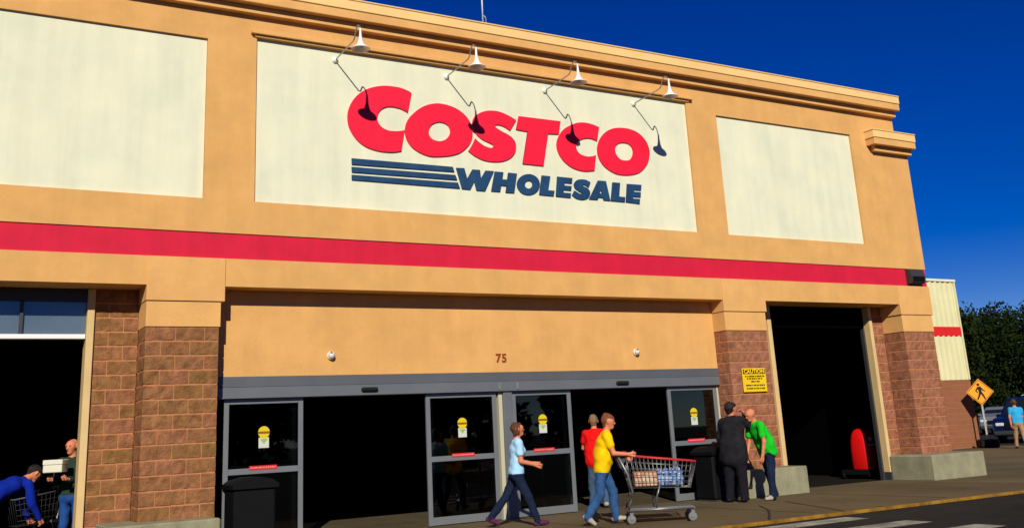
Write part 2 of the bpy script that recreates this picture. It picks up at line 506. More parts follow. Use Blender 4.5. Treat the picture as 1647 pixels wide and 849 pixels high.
# --- piers of split-face block
BW, BH, MJ = 0.4064, 0.2032, 0.014
block_cache = {}
def block_mesh(w, d, h, bm_=None):
    bm_ = bm_ or BLOCK
    key = (round(w, 2), round(d, 2), round(h, 2), bm_.name)
    lst = block_cache.setdefault(key, [])
    if len(lst) >= 5:
        return lst[rng.randrange(5)]
    bm = bmesh.new()
    nf = max(2, int(round(w / 0.07)))
    ns = max(1, int(round(d / 0.09)))
    per = [(w * k / nf, 0, 0, -1) for k in range(nf)] + [(w, d * k / ns, 1, 0) for k in range(ns)] + [(w, d, 0, 1)] + [(0, d - d * k / ns, -1, 0) for k in range(ns)]
    lv = [(0, 0.005), (0.012, 0.0), (h / 2, 0.0), (h - 0.012, 0.0), (h, 0.005)]
    rings = []
    for z, ins in lv:
        ring = []
        for i, (x, y, nx, ny) in enumerate(per):
            j = rng.uniform(-0.004, 0.010) if ins < 0.003 else 0
            cx = min(max(x, ins), w - ins); cy = min(max(y, ins), d - ins)
            corner = (x in (0, w)) and (y in (0, d))
            if corner: j *= 0.3
            ring.append(bm.verts.new((cx + nx * j, cy + ny * j, z)))
        rings.append(ring)
    n = len(per)
    for A, B in zip(rings, rings[1:]):
        for k in range(n):
            bm.faces.new((A[k], A[(k + 1) % n], B[(k + 1) % n], B[k]))
    bm.faces.new(rings[0][::-1]); bm.faces.new(rings[-1])
    bmesh.ops.recalc_face_normals(bm, faces=bm.faces)
    me = bpy.data.meshes.new('brick'); bm.to_mesh(me); bm.free()
    me.materials.append(bm_)
    lst.append(me)
    return me
def block_wall(name, x0, x1, yf, yb, z1, left_side=False, phase=0, zmin=0.0, bmat=None):
    """courses hung from z1 downwards; yf = front face, yb = back"""
    ms = 0.004
    core = pbox(name, x0 + ms, x1 - ms, yf + ms, yb, zmin - 0.05, z1 - 0.002, MORTAR)
    off = wloc(core)
    r = 0
    z = z1
    while z - BH > zmin - BH + 0.03:
        zb = max(z - BH, zmin)
        odd = (r + phase) % 2
        # joints from the right edge, running bond
        cuts = [x1]
        c = x1 - BW * (0.5 if odd else 1.0)
        while c > x0 + 0.07:
            cuts.append(c); c -= BW
        cuts.append(x0)
        cuts = cuts[::-1]
        for i in range(len(cuts) - 1):
            a, b = cuts[i] + MJ / 2, cuts[i + 1] - MJ / 2
            if i == 0: a = x0
            if i == len(cuts) - 2: b = x1
            d = 0.2
            if i == 0 and left_side: d = 0.2 if odd else 0.38
            if yb - yf < d: d = yb - yf
            o = link('brick', block_mesh(b - a, d, z - zb - MJ, bmat), None, core, (a - 0, yf, zb + MJ / 2))
            o.location = Vector((a, yf, zb + MJ / 2)) - off
            if i == 0 and left_side and yb - yf - d > 0.06:
                o = link('brick', block_mesh(0.2, yb - yf - d - MJ, z - zb - MJ, bmat), None, core)
                o.location = Vector((a, yf + d + MJ, zb + MJ / 2)) - off
        z -= BH; r += 1
    return core
def pier(bx, lx, ux, phase, yb, left=True, bmat=None):
    block_wall('pier', bx[0], bx[1], 0.02, yb, 3.085, left, phase, 0.0, bmat)
    pbox('pier_cap', lx[0], lx[1], 0.005, yb - 0.002, 3.087, 3.452, STUCCO2, None, 0.004)
    pbox('pilaster', ux[0], ux[1], -0.02, yb - 0.004, 3.456, SB - 0.003, STUCCO2, None, 0.004)
pier((0.055, 1.08), (0.05, 1.10), (0.04, 1.15), 1, 0.55, True, BLOCK2)
pier((10.86, 11.915), (10.845, 11.925), (10.83, 11.95), 1, 0.56)
pier((16.0, 16.985), (15.985, 17.0), (15.96, 17.03), 0, 0.56)
block_wall('return_wall', -0.555, 0.05, 0.55, 0.80, LIN - 0.004, False, 1, 0.0, BLOCK2)
block_wall('return_wall', 15.60, 15.995, 0.56, 0.80, LIN - 0.004, False, 0)
block_wall('return_wall', 11.92, 12.44, 0.56, 0.80, LIN - 0.004, False, 0)
block_wall('corner_wall', 16.45, 17.01, 0.565, 0.9, 3.45, False, 1)
# plinths
pbox('plinth', -0.40, 1.04, -0.50, 0.545, -0.02, 0.468, CONC, None, 0.02)
pbox('plinth', 10.70, 12.22, -0.34, 0.555, -0.02, 0.49, CONC, None, 0.02)
pbox('plinth', 15.52, 17.20, -0.60, 0.50, -0.02, 0.50, CONC, None, 0.025)
# jambs of the side bays
pbox('jamb', -0.655, -0.558, 0.50, 0.78, 0.0, LIN - 0.006, JAMB, None, 0.006)
pbox('jamb', 15.505, 15.597, 0.50, 0.80, 0.16, LIN - 0.006, JAMB, None, 0.006)
pbox('jamb_foot', 15.50, 15.602, 0.495, 0.805, 0.0, 0.158, DGREY)
pbox('jamb', 12.443, 12.55, 0.50, 0.80, 0.0, LIN - 0.006, JAMB, None, 0.006)
# left bay: transom light over the opening
tr = pbox('transom_bar', XL, -0.66, 0.56, 0.68, 2.97, 3.035, WHITEM, None, 0.006)
pbox('transom_head', XL, -0.66, 0.56, 0.72, 3.50, LIN - 0.005, DGREY)
for x in (-1.50, -3.3, -5.1, -6.9):
    pbox('transom_mullion', x - 0.022, x + 0.022, 0.57, 0.68, 3.037, 3.498, DGREY)
for a, b in ((-1.478, -0.66), (-3.278, -1.522), (-5.078, -3.322), (-6.878, -5.122), (XL, -6.922)):
    pbox('transom_pane', a, b, 0.62, 0.635, 3.037, 3.498, TGLASS)
pbox('far_jamb', -5.1, -4.95, 0.5, 0.8, 0.0, 2.96, JAMB)
pbox('far_wall', XL, -5.1, 0.55, 0.8, 0.0, 2.96, MORTAR)
# right bay: rolled-up shutter box and guide rail
pbox('shutter_box', 12.552, 15.50, 0.66, 1.10, 3.22, LIN - 0.006, DARK, None, 0.01)
pbox('shutter_rail', 15.45, 15.50, 0.66, 0.74, 0.0, 3.215, DGREY)
pbox('shutter_rail', 12.552, 12.60, 0.66, 0.74, 0.0, 3.215, DGREY)
# middle bay: stucco wall over the doors
ME = 0.37
pbox('entry_wall', 1.085, 10.855, ME, 0.62, 2.392, LIN - 0.002, STUCCO)
hd = pbox('door_header', 1.084, 10.856, ME - 0.03, 0.66, 2.07, 2.235, HDR, None, 0.006)
pbox('header_fascia', 1.085, 10.855, ME - 0.012, 0.655, 2.238, 2.390, HDR2, None, 0.004)
for x in (3.55, 8.50):
    b = MB().box(x - 0.14, x + 0.14, ME - 0.085, ME - 0.031, 2.125, 2.19, 0.02)
    part('motion_sensor', b, BLACK, hd)
pbox('mullion', 6.02, 6.19, ME + 0.01, 0.66, 0.0, 2.068, HDR, None, 0.006)
pbox('weather_strip', 5.945, 6.016, 0.43, 0.52, 0.0, 2.068, CREAMJ)
pbox('weather_strip', 10.815, 10.852, 0.42, 0.5, 0.0, 2.068, CREAMJ)
for x in (5.93, 6.28):
    pbox('header_bracket', x - 0.015, x + 0.015, ME - 0.045, ME - 0.031, 2.10, 2.21, GALV)

def door(x0, x1, inner):
    """one leaf standing open; inner = +1 when the free edge is on the right"""
    r = empty('sliding_door', ((x0 + x1) / 2 - 8, 0.45, 0), 0, store)
    w = x1 - x0; h = w / 2; T = 2.066
    f = MB()
    f.box(-h, -h + 0.075, -0.022, 0.022, 0.01, T, 0.004).box(h - 0.075, h, -0.022, 0.022, 0.01, T, 0.004)
    f.box(-h + 0.076, h - 0.076, -0.02, 0.02, T - 0.075, T - 0.001, 0.004)
    f.box(-h + 0.076, h - 0.076, -0.02, 0.02, 0.985, 1.07, 0.004)
    f.box(-h + 0.076, h - 0.076, -0.02, 0.02, 0.012, 0.135, 0.004)
    f.build('frame', ALU, r)
    s = MB()
    e = h - 0.12 if inner > 0 else -h + 0.12
    s.box(e - 0.032, e + 0.032, 0.045, 0.085, 0.01, T - 0.06, 0.004)
    o = -h + 0.04 if inner > 0 else h - 0.04
    s.box(o - 0.032, o + 0.032, 0.045, 0.085, 0.01, T - 0.06, 0.004)
    s.build('rear_stile', ALU, r)
    MB().box(-h + 0.077, h - 0.077, -0.004, 0.004, 1.071, T - 0.077).build('glass', GLASS, r)
    MB().box(-h + 0.077, h - 0.077, -0.004, 0.004, 0.137, 0.983).build('glass', GLASS, r)
    c = 0.0
    MB().box(c - 0.078, c + 0.078, -0.0075, -0.0045, 1.35, 1.50).build('sticker_card', STKW, r)
    d = MB(); d.prism([(c + 0.088 * math.cos(a), 1.575 + 0.088 * math.sin(a)) for a in [2 * math.pi * k / 24 for k in range(24)]], -0.011, -0.0078)
    d.build('sticker_disc', STKY, r)
    MB().box(c - 0.086, c + 0.086, -0.0135, -0.0112, 1.555, 1.588).build('sticker_band', mat('sticker_band', (0.22, 0.10, 0.01), 0.8), r)
    g2 = MB(); g2.prism([(c - 0.06, 1.478), (c, 1.41), (c + 0.06, 1.478)], -0.0105, -0.0078); g2.build('sticker_arrow', STKG, r)
    MB().box(c - 0.22, c + 0.20, -0.0265, -0.0225, 1.072 - 0.03, 1.072 + 0.028).build('red_strip', STKR, r)
    t = MB()
    xx = c - 0.20
    while xx < c + 0.17:
        ww = rng.choice((0.02, 0.03, 0.012)); t.box(xx, xx + ww, -0.0285, -0.0267, 1.062, 1.082); xx += ww + 0.012
    t.build('strip_print', mat('strip_print', (0.72, 0.25, 0.22), 0.8), r)
    return r
door(1.29, 2.50, 1); door(4.58, 5.90, -1); door(6.21, 7.42, 1); door(9.61, 10.81, -1)

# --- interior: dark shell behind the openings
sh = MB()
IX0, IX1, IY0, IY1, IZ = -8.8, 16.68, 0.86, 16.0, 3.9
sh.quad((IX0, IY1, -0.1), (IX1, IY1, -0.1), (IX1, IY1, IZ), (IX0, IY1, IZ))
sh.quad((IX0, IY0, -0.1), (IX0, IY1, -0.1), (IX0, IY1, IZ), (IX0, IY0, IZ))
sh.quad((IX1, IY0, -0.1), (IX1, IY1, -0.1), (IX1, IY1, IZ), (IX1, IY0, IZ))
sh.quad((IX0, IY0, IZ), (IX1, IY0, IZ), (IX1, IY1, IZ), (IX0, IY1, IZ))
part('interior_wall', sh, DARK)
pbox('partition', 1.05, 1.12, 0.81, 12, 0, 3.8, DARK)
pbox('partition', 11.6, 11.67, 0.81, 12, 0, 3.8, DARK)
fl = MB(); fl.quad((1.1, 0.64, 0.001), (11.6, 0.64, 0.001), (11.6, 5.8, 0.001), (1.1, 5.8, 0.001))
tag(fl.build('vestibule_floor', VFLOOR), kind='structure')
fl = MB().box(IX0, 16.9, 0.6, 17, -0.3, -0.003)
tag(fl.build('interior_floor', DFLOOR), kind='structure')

# --- wing behind on the right: block base and ribbed siding
WY = 10.0
wing = pbox('wing', 17.02, 31.8, WY, WY + 6, -0.2, 2.46, mat('fine_block', (0.30, 0.115, 0.06), 0.95, 0.1, col2=(0.235, 0.10, 0.045), scale=3.0, bump=0.5, bscale=30))
sd = MB()
x = 17.1
sd.box(17.03, 31.72, WY + 0.03, WY + 5.9, 2.462, 6.15)
while x < 31.6:
    sd.prism([(x, WY + 0.031), (x + 0.03, WY - 0.02), (x + 0.11, WY - 0.02), (x + 0.14, WY + 0.031)], 2.463, 6.15, plane='xy')
    x += 0.30
part('siding', sd, SIDING, wing)
part('siding_band', MB().box(17.03, 31.79, WY - 0.026, WY + 0.029, 4.10, 4.43), SIDRED, wing)
part('flashing', MB().box(17.03, 31.82, WY - 0.05, WY + 6, 6.152, 6.24), CREAM, wing)
part('corner_trim', MB().box(31.72, 31.80, WY - 0.028, WY + 5.95, 2.463, 6.15), SIDING, wing)
# bed joints of the wing base read as thin lines only
bj = MB()
for k in range(12):
    z = 2.46 - 0.2032 * (k + 1)
    bj.box(17.03, 31.795, WY - 0.004, WY + 0.01, z - 0.007, z + 0.007)
part('bed_joint', bj, mat('wing_mortar', (0.36, 0.15, 0.075), 0.95, 0.1), wing)['kind'] = 'stuff'

# ================================================================== lettering
LETTERS = [["r",[[[4.277,7.114],[4.21,7.143],[4.086,7.176],[3.944,7.185],[3.768,7.175],[3.594,7.132],[3.438,7.065],[3.3,6.963],[3.197,6.833],[3.129,6.683],[3.107,6.548],[3.123,6.401],[3.175,6.283],[3.257,6.177],[3.373,6.09],[3.507,6.038],[3.677,6.01],[3.849,6.01],[3.953,6.023],[4.061,6.05],[4.129,6.427],[4.067,6.407],[3.961,6.389],[3.839,6.388],[3.736,6.419],[3.668,6.478],[3.639,6.542],[3.64,6.626],[3.664,6.696],[3.725,6.762],[3.813,6.807],[3.918,6.82],[4.041,6.809],[4.129,6.782],[4.199,6.751]]]],["r",[[[4.75,6.981],[4.583,6.935],[4.435,6.856],[4.306,6.746],[4.214,6.641],[4.162,6.533],[4.141,6.429],[4.149,6.328],[4.185,6.231],[4.254,6.145],[4.359,6.079],[4.482,6.032],[4.607,6.01],[4.733,6.016],[4.843,6.031],[5.01,6.064],[5.161,6.121],[5.276,6.202],[5.365,6.297],[5.424,6.408],[5.442,6.515],[5.433,6.62],[5.403,6.705],[5.34,6.795],[5.249,6.873],[5.138,6.931],[5.008,6.968],[4.879,6.984]],[[4.775,6.644],[4.663,6.597],[4.606,6.531],[4.582,6.459],[4.592,6.383],[4.636,6.328],[4.717,6.298],[4.817,6.302],[4.91,6.346],[4.977,6.414],[5.004,6.486],[4.992,6.554],[4.948,6.611],[4.875,6.642]]]],["r",[[[6.356,6.857],[6.243,6.908],[6.106,6.956],[5.949,6.982],[5.792,6.971],[5.654,6.93],[5.534,6.858],[5.469,6.775],[5.45,6.693],[5.461,6.606],[5.508,6.514],[5.61,6.431],[5.723,6.386],[5.837,6.345],[5.861,6.312],[5.818,6.276],[5.756,6.278],[5.661,6.304],[5.549,6.368],[5.494,6.419],[5.422,6.286],[5.347,6.174],[5.442,6.113],[5.572,6.056],[5.724,6.026],[5.898,6.03],[6.055,6.062],[6.197,6.131],[6.293,6.238],[6.325,6.349],[6.305,6.445],[6.24,6.519],[6.144,6.572],[6.047,6.607],[5.951,6.65],[5.898,6.689],[5.925,6.722],[5.994,6.727],[6.092,6.707],[6.217,6.647]]]],["r",[[[6.417,6.94],[7.323,6.944],[7.265,6.685],[7.03,6.671],[6.887,6.042],[6.447,6.042],[6.588,6.664],[6.347,6.678]]]],["r",[[[8.199,6.923],[8.08,6.957],[7.929,6.978],[7.775,6.971],[7.643,6.937],[7.487,6.863],[7.363,6.775],[7.269,6.654],[7.219,6.547],[7.205,6.435],[7.234,6.319],[7.299,6.215],[7.408,6.124],[7.53,6.062],[7.676,6.029],[7.826,6.023],[8.018,6.053],[8.078,6.362],[8.004,6.333],[7.893,6.313],[7.786,6.322],[7.703,6.354],[7.653,6.405],[7.635,6.469],[7.654,6.545],[7.701,6.596],[7.77,6.641],[7.859,6.669],[7.968,6.68],[8.055,6.666],[8.13,6.644]]]],["r",[[[8.714,6.969],[8.897,6.969],[9.078,6.931],[9.231,6.839],[9.324,6.722],[9.368,6.59],[9.359,6.463],[9.304,6.323],[9.198,6.198],[9.061,6.1],[8.895,6.048],[8.712,6.024],[8.533,6.031],[8.382,6.08],[8.246,6.162],[8.167,6.257],[8.126,6.366],[8.121,6.488],[8.154,6.604],[8.219,6.715],[8.317,6.82],[8.437,6.9],[8.576,6.948]],[[8.765,6.675],[8.866,6.663],[8.941,6.607],[8.966,6.513],[8.937,6.414],[8.868,6.341],[8.763,6.316],[8.662,6.322],[8.578,6.38],[8.54,6.453],[8.537,6.538],[8.577,6.609],[8.661,6.659]]]],["s",[[[3.171,5.842],[5.026,5.86],[5.053,5.773],[3.176,5.739]]]],["s",[[[3.17,5.696],[5.069,5.719],[5.103,5.632],[3.175,5.608]]]],["s",[[[3.171,5.563],[5.115,5.586],[5.15,5.486],[3.173,5.479]]]],["b",[[[5.09,5.848],[5.249,5.857],[5.3,5.671],[5.41,5.847],[5.559,5.851],[5.573,5.697],[5.671,5.85],[5.838,5.853],[5.644,5.478],[5.476,5.476],[5.438,5.639],[5.35,5.482],[5.192,5.482]]]],["b",[[[5.858,5.849],[6.032,5.85],[6.006,5.718],[6.106,5.721],[6.132,5.851],[6.313,5.849],[6.235,5.487],[6.061,5.483],[6.086,5.603],[5.976,5.605],[5.948,5.487],[5.77,5.485]]]],["b",[[[6.783,5.685],[6.767,5.624],[6.729,5.567],[6.672,5.52],[6.603,5.488],[6.529,5.473],[6.456,5.477],[6.391,5.499],[6.341,5.538],[6.311,5.589],[6.303,5.647],[6.318,5.708],[6.355,5.764],[6.411,5.812],[6.479,5.845],[6.554,5.861],[6.628,5.857],[6.693,5.835],[6.744,5.796],[6.775,5.745]],[[6.627,5.671],[6.617,5.638],[6.592,5.61],[6.558,5.593],[6.522,5.591],[6.49,5.602],[6.469,5.626],[6.463,5.658],[6.474,5.691],[6.498,5.718],[6.531,5.735],[6.568,5.738],[6.6,5.727],[6.621,5.702]]]],["b",[[[6.836,5.859],[7.02,5.858],[6.956,5.591],[7.092,5.59],[7.065,5.49],[6.762,5.493]]]],["b",[[[7.172,5.865],[7.504,5.863],[7.486,5.762],[7.329,5.761],[7.317,5.707],[7.474,5.708],[7.459,5.624],[7.298,5.623],[7.285,5.571],[7.45,5.572],[7.437,5.485],[7.118,5.49]]]],["b",[[[7.906,5.815],[7.807,5.853],[7.712,5.857],[7.616,5.838],[7.551,5.786],[7.527,5.733],[7.548,5.671],[7.625,5.625],[7.69,5.598],[7.681,5.572],[7.648,5.575],[7.57,5.609],[7.532,5.629],[7.473,5.533],[7.547,5.487],[7.666,5.467],[7.775,5.486],[7.847,5.532],[7.88,5.598],[7.871,5.655],[7.821,5.698],[7.742,5.726],[7.719,5.745],[7.744,5.761],[7.797,5.745],[7.852,5.712]]]],["b",[[[8.082,5.864],[8.262,5.867],[8.332,5.491],[8.179,5.492],[8.166,5.538],[8.067,5.54],[8.035,5.491],[7.85,5.489]],[[8.128,5.686],[8.094,5.616],[8.153,5.616]]]],["b",[[[8.415,5.856],[8.592,5.858],[8.545,5.588],[8.686,5.587],[8.669,5.491],[8.346,5.492]]]],["b",[[[8.755,5.853],[9.099,5.859],[9.079,5.749],[8.917,5.749],[8.906,5.71],[9.069,5.712],[9.055,5.613],[8.881,5.613],[8.87,5.574],[9.036,5.576],[9.019,5.48],[8.698,5.493]]]]]
sign = tag(empty('wall_sign', (6.1, 0.03, 5.5)), 'large red and navy store lettering with three bars on the middle cream panel', 'sign')
for kind, loops in LETTERS:
    sm = kind == 'r' or (kind == 'b' and len(loops[0]) > 15)
    loops = [[(p[0] - 6.1, p[1] - 5.5) for p in lp] for lp in loops]
    if kind == 's':
        link('bar', outline_mesh(loops, 0.022, False), LBLUE, sign)
    else:
        link('letter', outline_mesh(loops, 0.026 if kind == 'r' else 0.022, sm), LRED if kind == 'r' else LBLUE, sign)

nr = tag(empty('house_number', (6.0, ME, 2.62)), 'brown number 75 on the tan wall over the doors', 'number')
for dx, ch in ((-0.055, '7'), (0.06, '5')):
    link('digit', text_mesh(ch, 0.20, 0.012, 1.0, 0.006), NUM, nr, (dx, -0.006, 0))

# ================================================================== fixtures on the front
def sign_lamp(x, z, which):
    r = tag(empty('sign_lamp', (x, 0.0, z)), which, 'lamp', 'gooseneck lamps over the sign')
    MB().lathe((0, 0.045, 0), [(0.055, 0), (0.055, -0.02), (0.03, -0.05), (0.012, -0.06)], 16, 'y').build('wall_plate', WHITEM, r)
    pts = [(0, 0.04, 0), (0, -0.78, 0.035), (0, -0.83, 0.055), (0, -0.87, 0.10), (0, -0.90, 0.16), (0, -0.94, 0.21), (0, -0.99, 0.225), (0, -1.04, 0.20), (0, -1.075, 0.15), (0, -1.085, 0.10)]
    MB().tube(pts, 0.011, 8).build('arm', GALV, r)
    prof = [(0.014, 0.14), (0.017, 0.08), (0.021, 0.02), (0.030, -0.05), (0.047, -0.11), (0.085, -0.165), (0.145, -0.20), (0.150, -0.215), (0.140, -0.21), (0.080, -0.172), (0.042, -0.115), (0.024, -0.05)]
    MB().lathe((0, -1.09, 0), prof, 24).build('shade', WHITEM, r)
    MB().lathe((0, -1.09, 0), [(0.001, -0.19), (0.025, -0.18), (0.034, -0.15), (0.025, -0.11), (0.015, -0.08)], 12).build('bulb', STKW, r)
for (x, z), w in zip(((2.90, 7.515), (4.97, 7.505), (7.02, 7.51), (9.08, 7.505)),
                     ('white gooseneck lamp over the first letter of the sign, leftmost of four',
                      'white gooseneck lamp second from the left over the sign',
                      'white gooseneck lamp third from the left over the sign',
                      'white gooseneck lamp beyond the last red letter, rightmost of four')):
    sign_lamp(x, z, w)

def dome(x, z, w):
    r = tag(empty('security_camera', (x, ME, z)), w, 'camera', 'dome cameras over the doors')
    MB().lathe((0, 0, 0), [(0.062, 0.0), (0.065, -0.03), (0.058, -0.045)], 16, 'y').build('mount', WHITEM, r)
    MB().lathe((0, -0.045, 0), [(0.056, 0.0), (0.05, -0.03), (0.03, -0.052), (0.001, -0.06)], 16, 'y').build('dome', mat('dome_shell', (0.62, 0.60, 0.52), 0.25, 0.5), r)
    MB().tube([(-0.02, -0.05, 0.04), (-0.02, -0.11, 0.045)], 0.012, 8).build('bracket', STEEL, r)
dome(2.92, 2.69, 'small white dome camera over the left pair of doors')
dome(8.89, 2.71, 'small white dome camera over the right pair of doors')

wp = tag(empty('wall_light', (16.575, 0.0, 4.29)), 'dark wall pack light on the red stripe at the corner', 'light')
b = MB(); b.prism([(0.03, -0.17), (-0.13, -0.12), (-0.145, 0.02), (-0.09, 0.17), (0.03, 0.18)], -0.235, 0.225, plane='yz'); b.build('housing', DGREY, wp)
b = MB(); b.prism([(-0.10, -0.145), (-0.135, -0.11), (-0.150, 0.0), (-0.14, 0.01)], -0.20, 0.19, plane='yz'); b.build('lens', BLACKPL, wp)

cs = tag(empty('caution_sign', (11.42, 0.0, 2.13)), 'yellow caution sign with black heading on the block pier', 'sign')
MB().box(-0.305, 0.305, -0.022, -0.010, -0.225, 0.225, 0.004).build('plate', SIGNY, cs)
MB().box(-0.285, 0.285, -0.0255, -0.0225, 0.115, 0.205).build('heading_band', BLACK, cs)
link('heading', text_mesh('CAUTION', 0.105, 0.003, 1.12, 0.004), SIGNY, cs, (0, -0.0275, 0.16))
pr = MB()
for z, w_ in ((0.07, 0.24), (0.025, 0.20), (-0.03, 0.10), (-0.10, 0.24), (-0.16, 0.23)):
    xx = -w_
    while xx < w_:
        l = rng.choice((0.014, 0.022, 0.03)); pr.box(xx, xx + l, -0.0255, -0.0225, z - 0.014, z + 0.014); xx += l + rng.choice((0.008, 0.02))
pr.build('small_print', BLACK, cs)

ms = tag(empty('roof_mast', (6.31, 1.0, 7.9)), 'thin grey mast rising from the roof behind the cornice', 'mast')
MB().tube([(0, 0, 0), (0, 0, 3.4)], 0.022, 8).build('pole', GALV, ms)
MB().tube([(0.07, 0, 0), (0.07, 0, 1.35), (0.0, 0, 1.42)], 0.012, 6).build('stay', GALV, ms)
MB().box(-0.12, 0.15, -0.12, 0.12, -0.01, 0.03).build('base_plate', GALV, ms)

# ================================================================== litter bins
def bin_(loc, label, rz=0.0):
    r = tag(empty('litter_bin', loc, rz), label, 'bin', 'black bins beside the doors')
    MB().box(-0.30, 0.30, -0.27, 0.27, 0.03, 0.80, 0.03).build('body', BLACKPL, r)
    l = MB(); l.prism([(-0.33, 0.805), (0.33, 0.805), (0.33, 0.86), (0.24, 0.92), (0.08, 0.955), (-0.08, 0.955), (-0.24, 0.92), (-0.33, 0.86)], -0.30, 0.30)
    l.build('lid', BLACKPL, r)
    MB().box(-0.28, 0.28, -0.25, 0.25, 0.0, 0.028).build('base', DGREY, r)
    return r
bin_((1.60, 0.09, 0), 'black domed litter bin beside the left pier, in front of the leftmost door')
bin_((10.22, -0.02, 0), 'black domed litter bin in front of the rightmost door, behind the man in black')

# ================================================================== shopping carts
WIRE = CHROME
REDPL = mat('red_plastic', (0.50, 0.02, 0.03), 0.45, 0.4)
def wheel(parent, x, y, r=0.065):
    w = MB().lathe((x, y, r), [(r * 0.45, -0.02), (r * 0.9, -0.018), (r, -0.012), (r, 0.012), (r * 0.9, 0.018), (r * 0.45, 0.02)], 16, 'y').build('wheel', mat('castor_rubber', (0.16, 0.16, 0.16), 0.6), parent)
    MB().lathe((x, y, r), [(r * 0.42, -0.022), (r * 0.42, 0.022)], 10, 'y').build('hub', CHROME, w)
    MB().box(x - 0.02, x + 0.03, y - 0.03, y - 0.024, r * 0.9, r * 2.3).box(x - 0.02, x + 0.03, y + 0.024, y + 0.03, r * 0.9, r * 2.3).box(x - 0.022, x + 0.032, y - 0.03, y + 0.03, r * 2.2, r * 2.45).build('fork', STEEL, w)
def make_cart(loc, rz, label, red, wire):
    r = tag(empty('shopping_cart', loc, rz), label, 'shopping cart', 'shopping carts')
    # chassis
    c = MB()
    for s in (-1, 1):
        c.tube([(-0.46, 0.26 * s, 0.19), (0.50, 0.20 * s, 0.19)], 0.018)
        c.tube([(-0.46, 0.26 * s, 0.19), (-0.38, 0.27 * s, 0.45), (-0.44, 0.275 * s, 0.70), (-0.58, 0.28 * s, 1.0)], 0.017)
        c.tube([(-0.05, 0.23 * s, 0.19), (-0.04, 0.24 * s, 0.36), (0.02, 0.25 * s, 0.52)], 0.014)
    c.box(-0.44, 0.49, -0.21, 0.21, 0.185, 0.215)
    c.tube([(-0.46, -0.26, 0.19), (-0.46, 0.26, 0.19)], 0.016).tube([(0.5, -0.2, 0.19), (0.5, 0.2, 0.19)], 0.016)
    c.build('chassis', STEEL, r)
    MB().tube([(-0.58, -0.29, 1.0), (-0.58, 0.29, 1.0)], 0.021, 10).build('handle', red, r)
    k = MB(); k.prism([(-0.53, 0.78), (-0.40, 0.98), (-0.43, 0.99), (-0.60, 0.97)], -0.26, 0.26); k.build('child_seat', DGREY, r)
    # wire basket: top rim falls to the front
    top = lambda x: 0.96 - 0.13 * (x + 0.45) / 1.03
    bot = lambda x: 0.50 - 0.03 * (x + 0.38) / 0.88
    hw = lambda x: 0.29 - 0.05 * (x + 0.45) / 1.03
    hb = lambda x: 0.24 - 0.04 * (x + 0.38) / 0.88
    w = MB(); n = 16
    for i in range(n + 1):
        t = i / n; xt = -0.45 + 1.03 * t; xb = -0.38 + 0.86 * t
        for s in (-1, 1):
            w.tube([(xt, hw(xt) * s, top(xt)), (xb, hb(xb) * s, bot(xb))], 0.0035, 5)
        w.tube([(xb, hb(xb), bot(xb)), (xb, -hb(xb), bot(xb))], 0.0035, 5)
    for q in range(1, 5):
        f = q / 5
        for s in (-1, 1):
            pp = []
            for xt_, xb_ in ((-0.45, -0.38), (0.58, 0.48)):
                pp.append((xt_ + (xb_ - xt_) * f, s * (hw(xt_) + (hb(xb_) - hw(xt_)) * f), top(xt_) + (bot(xb_) - top(xt_)) * f))
            w.tube(pp, 0.0045, 5)
    for q in range(9):
        y = -1 + 2 * q / 8
        w.tube([(0.58, hw(0.58) * y, top(0.58)), (0.48, hb(0.48) * y, bot(0.48)), (-0.38, hb(-0.38) * y, bot(-0.38))], 0.0035, 5)
        w.tube([(-0.38, hb(-0.38) * y, bot(-0.38)), (-0.45, hw(-0.45) * y, top(-0.45))], 0.0035, 5)
    w.build('basket', wire, r)
    MB().tube([(-0.45, -0.29, 0.962), (0.58, -0.24, 0.832), (0.58, 0.24, 0.832), (-0.45, 0.29, 0.962), (-0.45, -0.29, 0.962)], 0.013, 8).build('rim', red, r)
    MB().box(-0.47, -0.42, -0.29, 0.29, 0.93, 1.02, 0.012).build('rim_block', red, r)
    for x, y in ((-0.43, 0.26), (-0.43, -0.26), (0.47, 0.20), (0.47, -0.20)):
        wheel(r, x, y)
    return r
CART = (7.02, -2.35, 0.0); CA = R(-32)
make_cart(CART, CA, 'red rimmed wire shopping cart pushed by the man in the yellow shirt', REDPL, CHROME)
def cart_pt(x, y, z):
    v = Matrix.Rotation(CA, 4, 'Z') @ Vector((x, y, z)); return (CART[0] + v.x, CART[1] + v.y, CART[2] + v.z)
def goods(name, loc, rz, dims, m, label, cat, band=None):
    r = tag(empty(name, loc, rz), label, cat)
    a, b_, h = dims
    MB().box(-a, a, -b_, b_, 0, h, 0.012).build('carton', m, r)
    if band:
        MB().box(-a * 0.8, a * 0.75, -b_ - 0.002, -b_ + 0.003, h * 0.25, h * 0.7).build('print', band, r)
    return r
goods('case_of_food', cart_pt(-0.17, 0.0, 0.515), CA, (0.17, 0.2, 0.20), mat('orange_card', (0.36, 0.12, 0.05), 0.5, col2=(0.66, 0.46, 0.30), scale=13), 'orange brown printed case in the pushed cart', 'box', mat('print_pale', (0.72, 0.62, 0.44), 0.5, col2=(0.30, 0.09, 0.03), scale=22))
pk = tag(empty('bottle_pack', cart_pt(0.20, 0.0, 0.505), CA), 'blue and white shrink wrapped bottle pack in the pushed cart', 'pack')
bl = mat('blue_wrap', (0.01, 0.09, 0.42), 0.25, 0.5, col2=(0.45, 0.58, 0.70), scale=14)
for i in range(4):
    for j in range(3):
        MB().lathe((-0.14 + 0.093 * i, -0.10 + 0.1 * j, 0), [(0.04, 0), (0.045, 0.01), (0.045, 0.15), (0.03, 0.2), (0.016, 0.22), (0.016, 0.245)], 12).build('bottle', bl, pk)
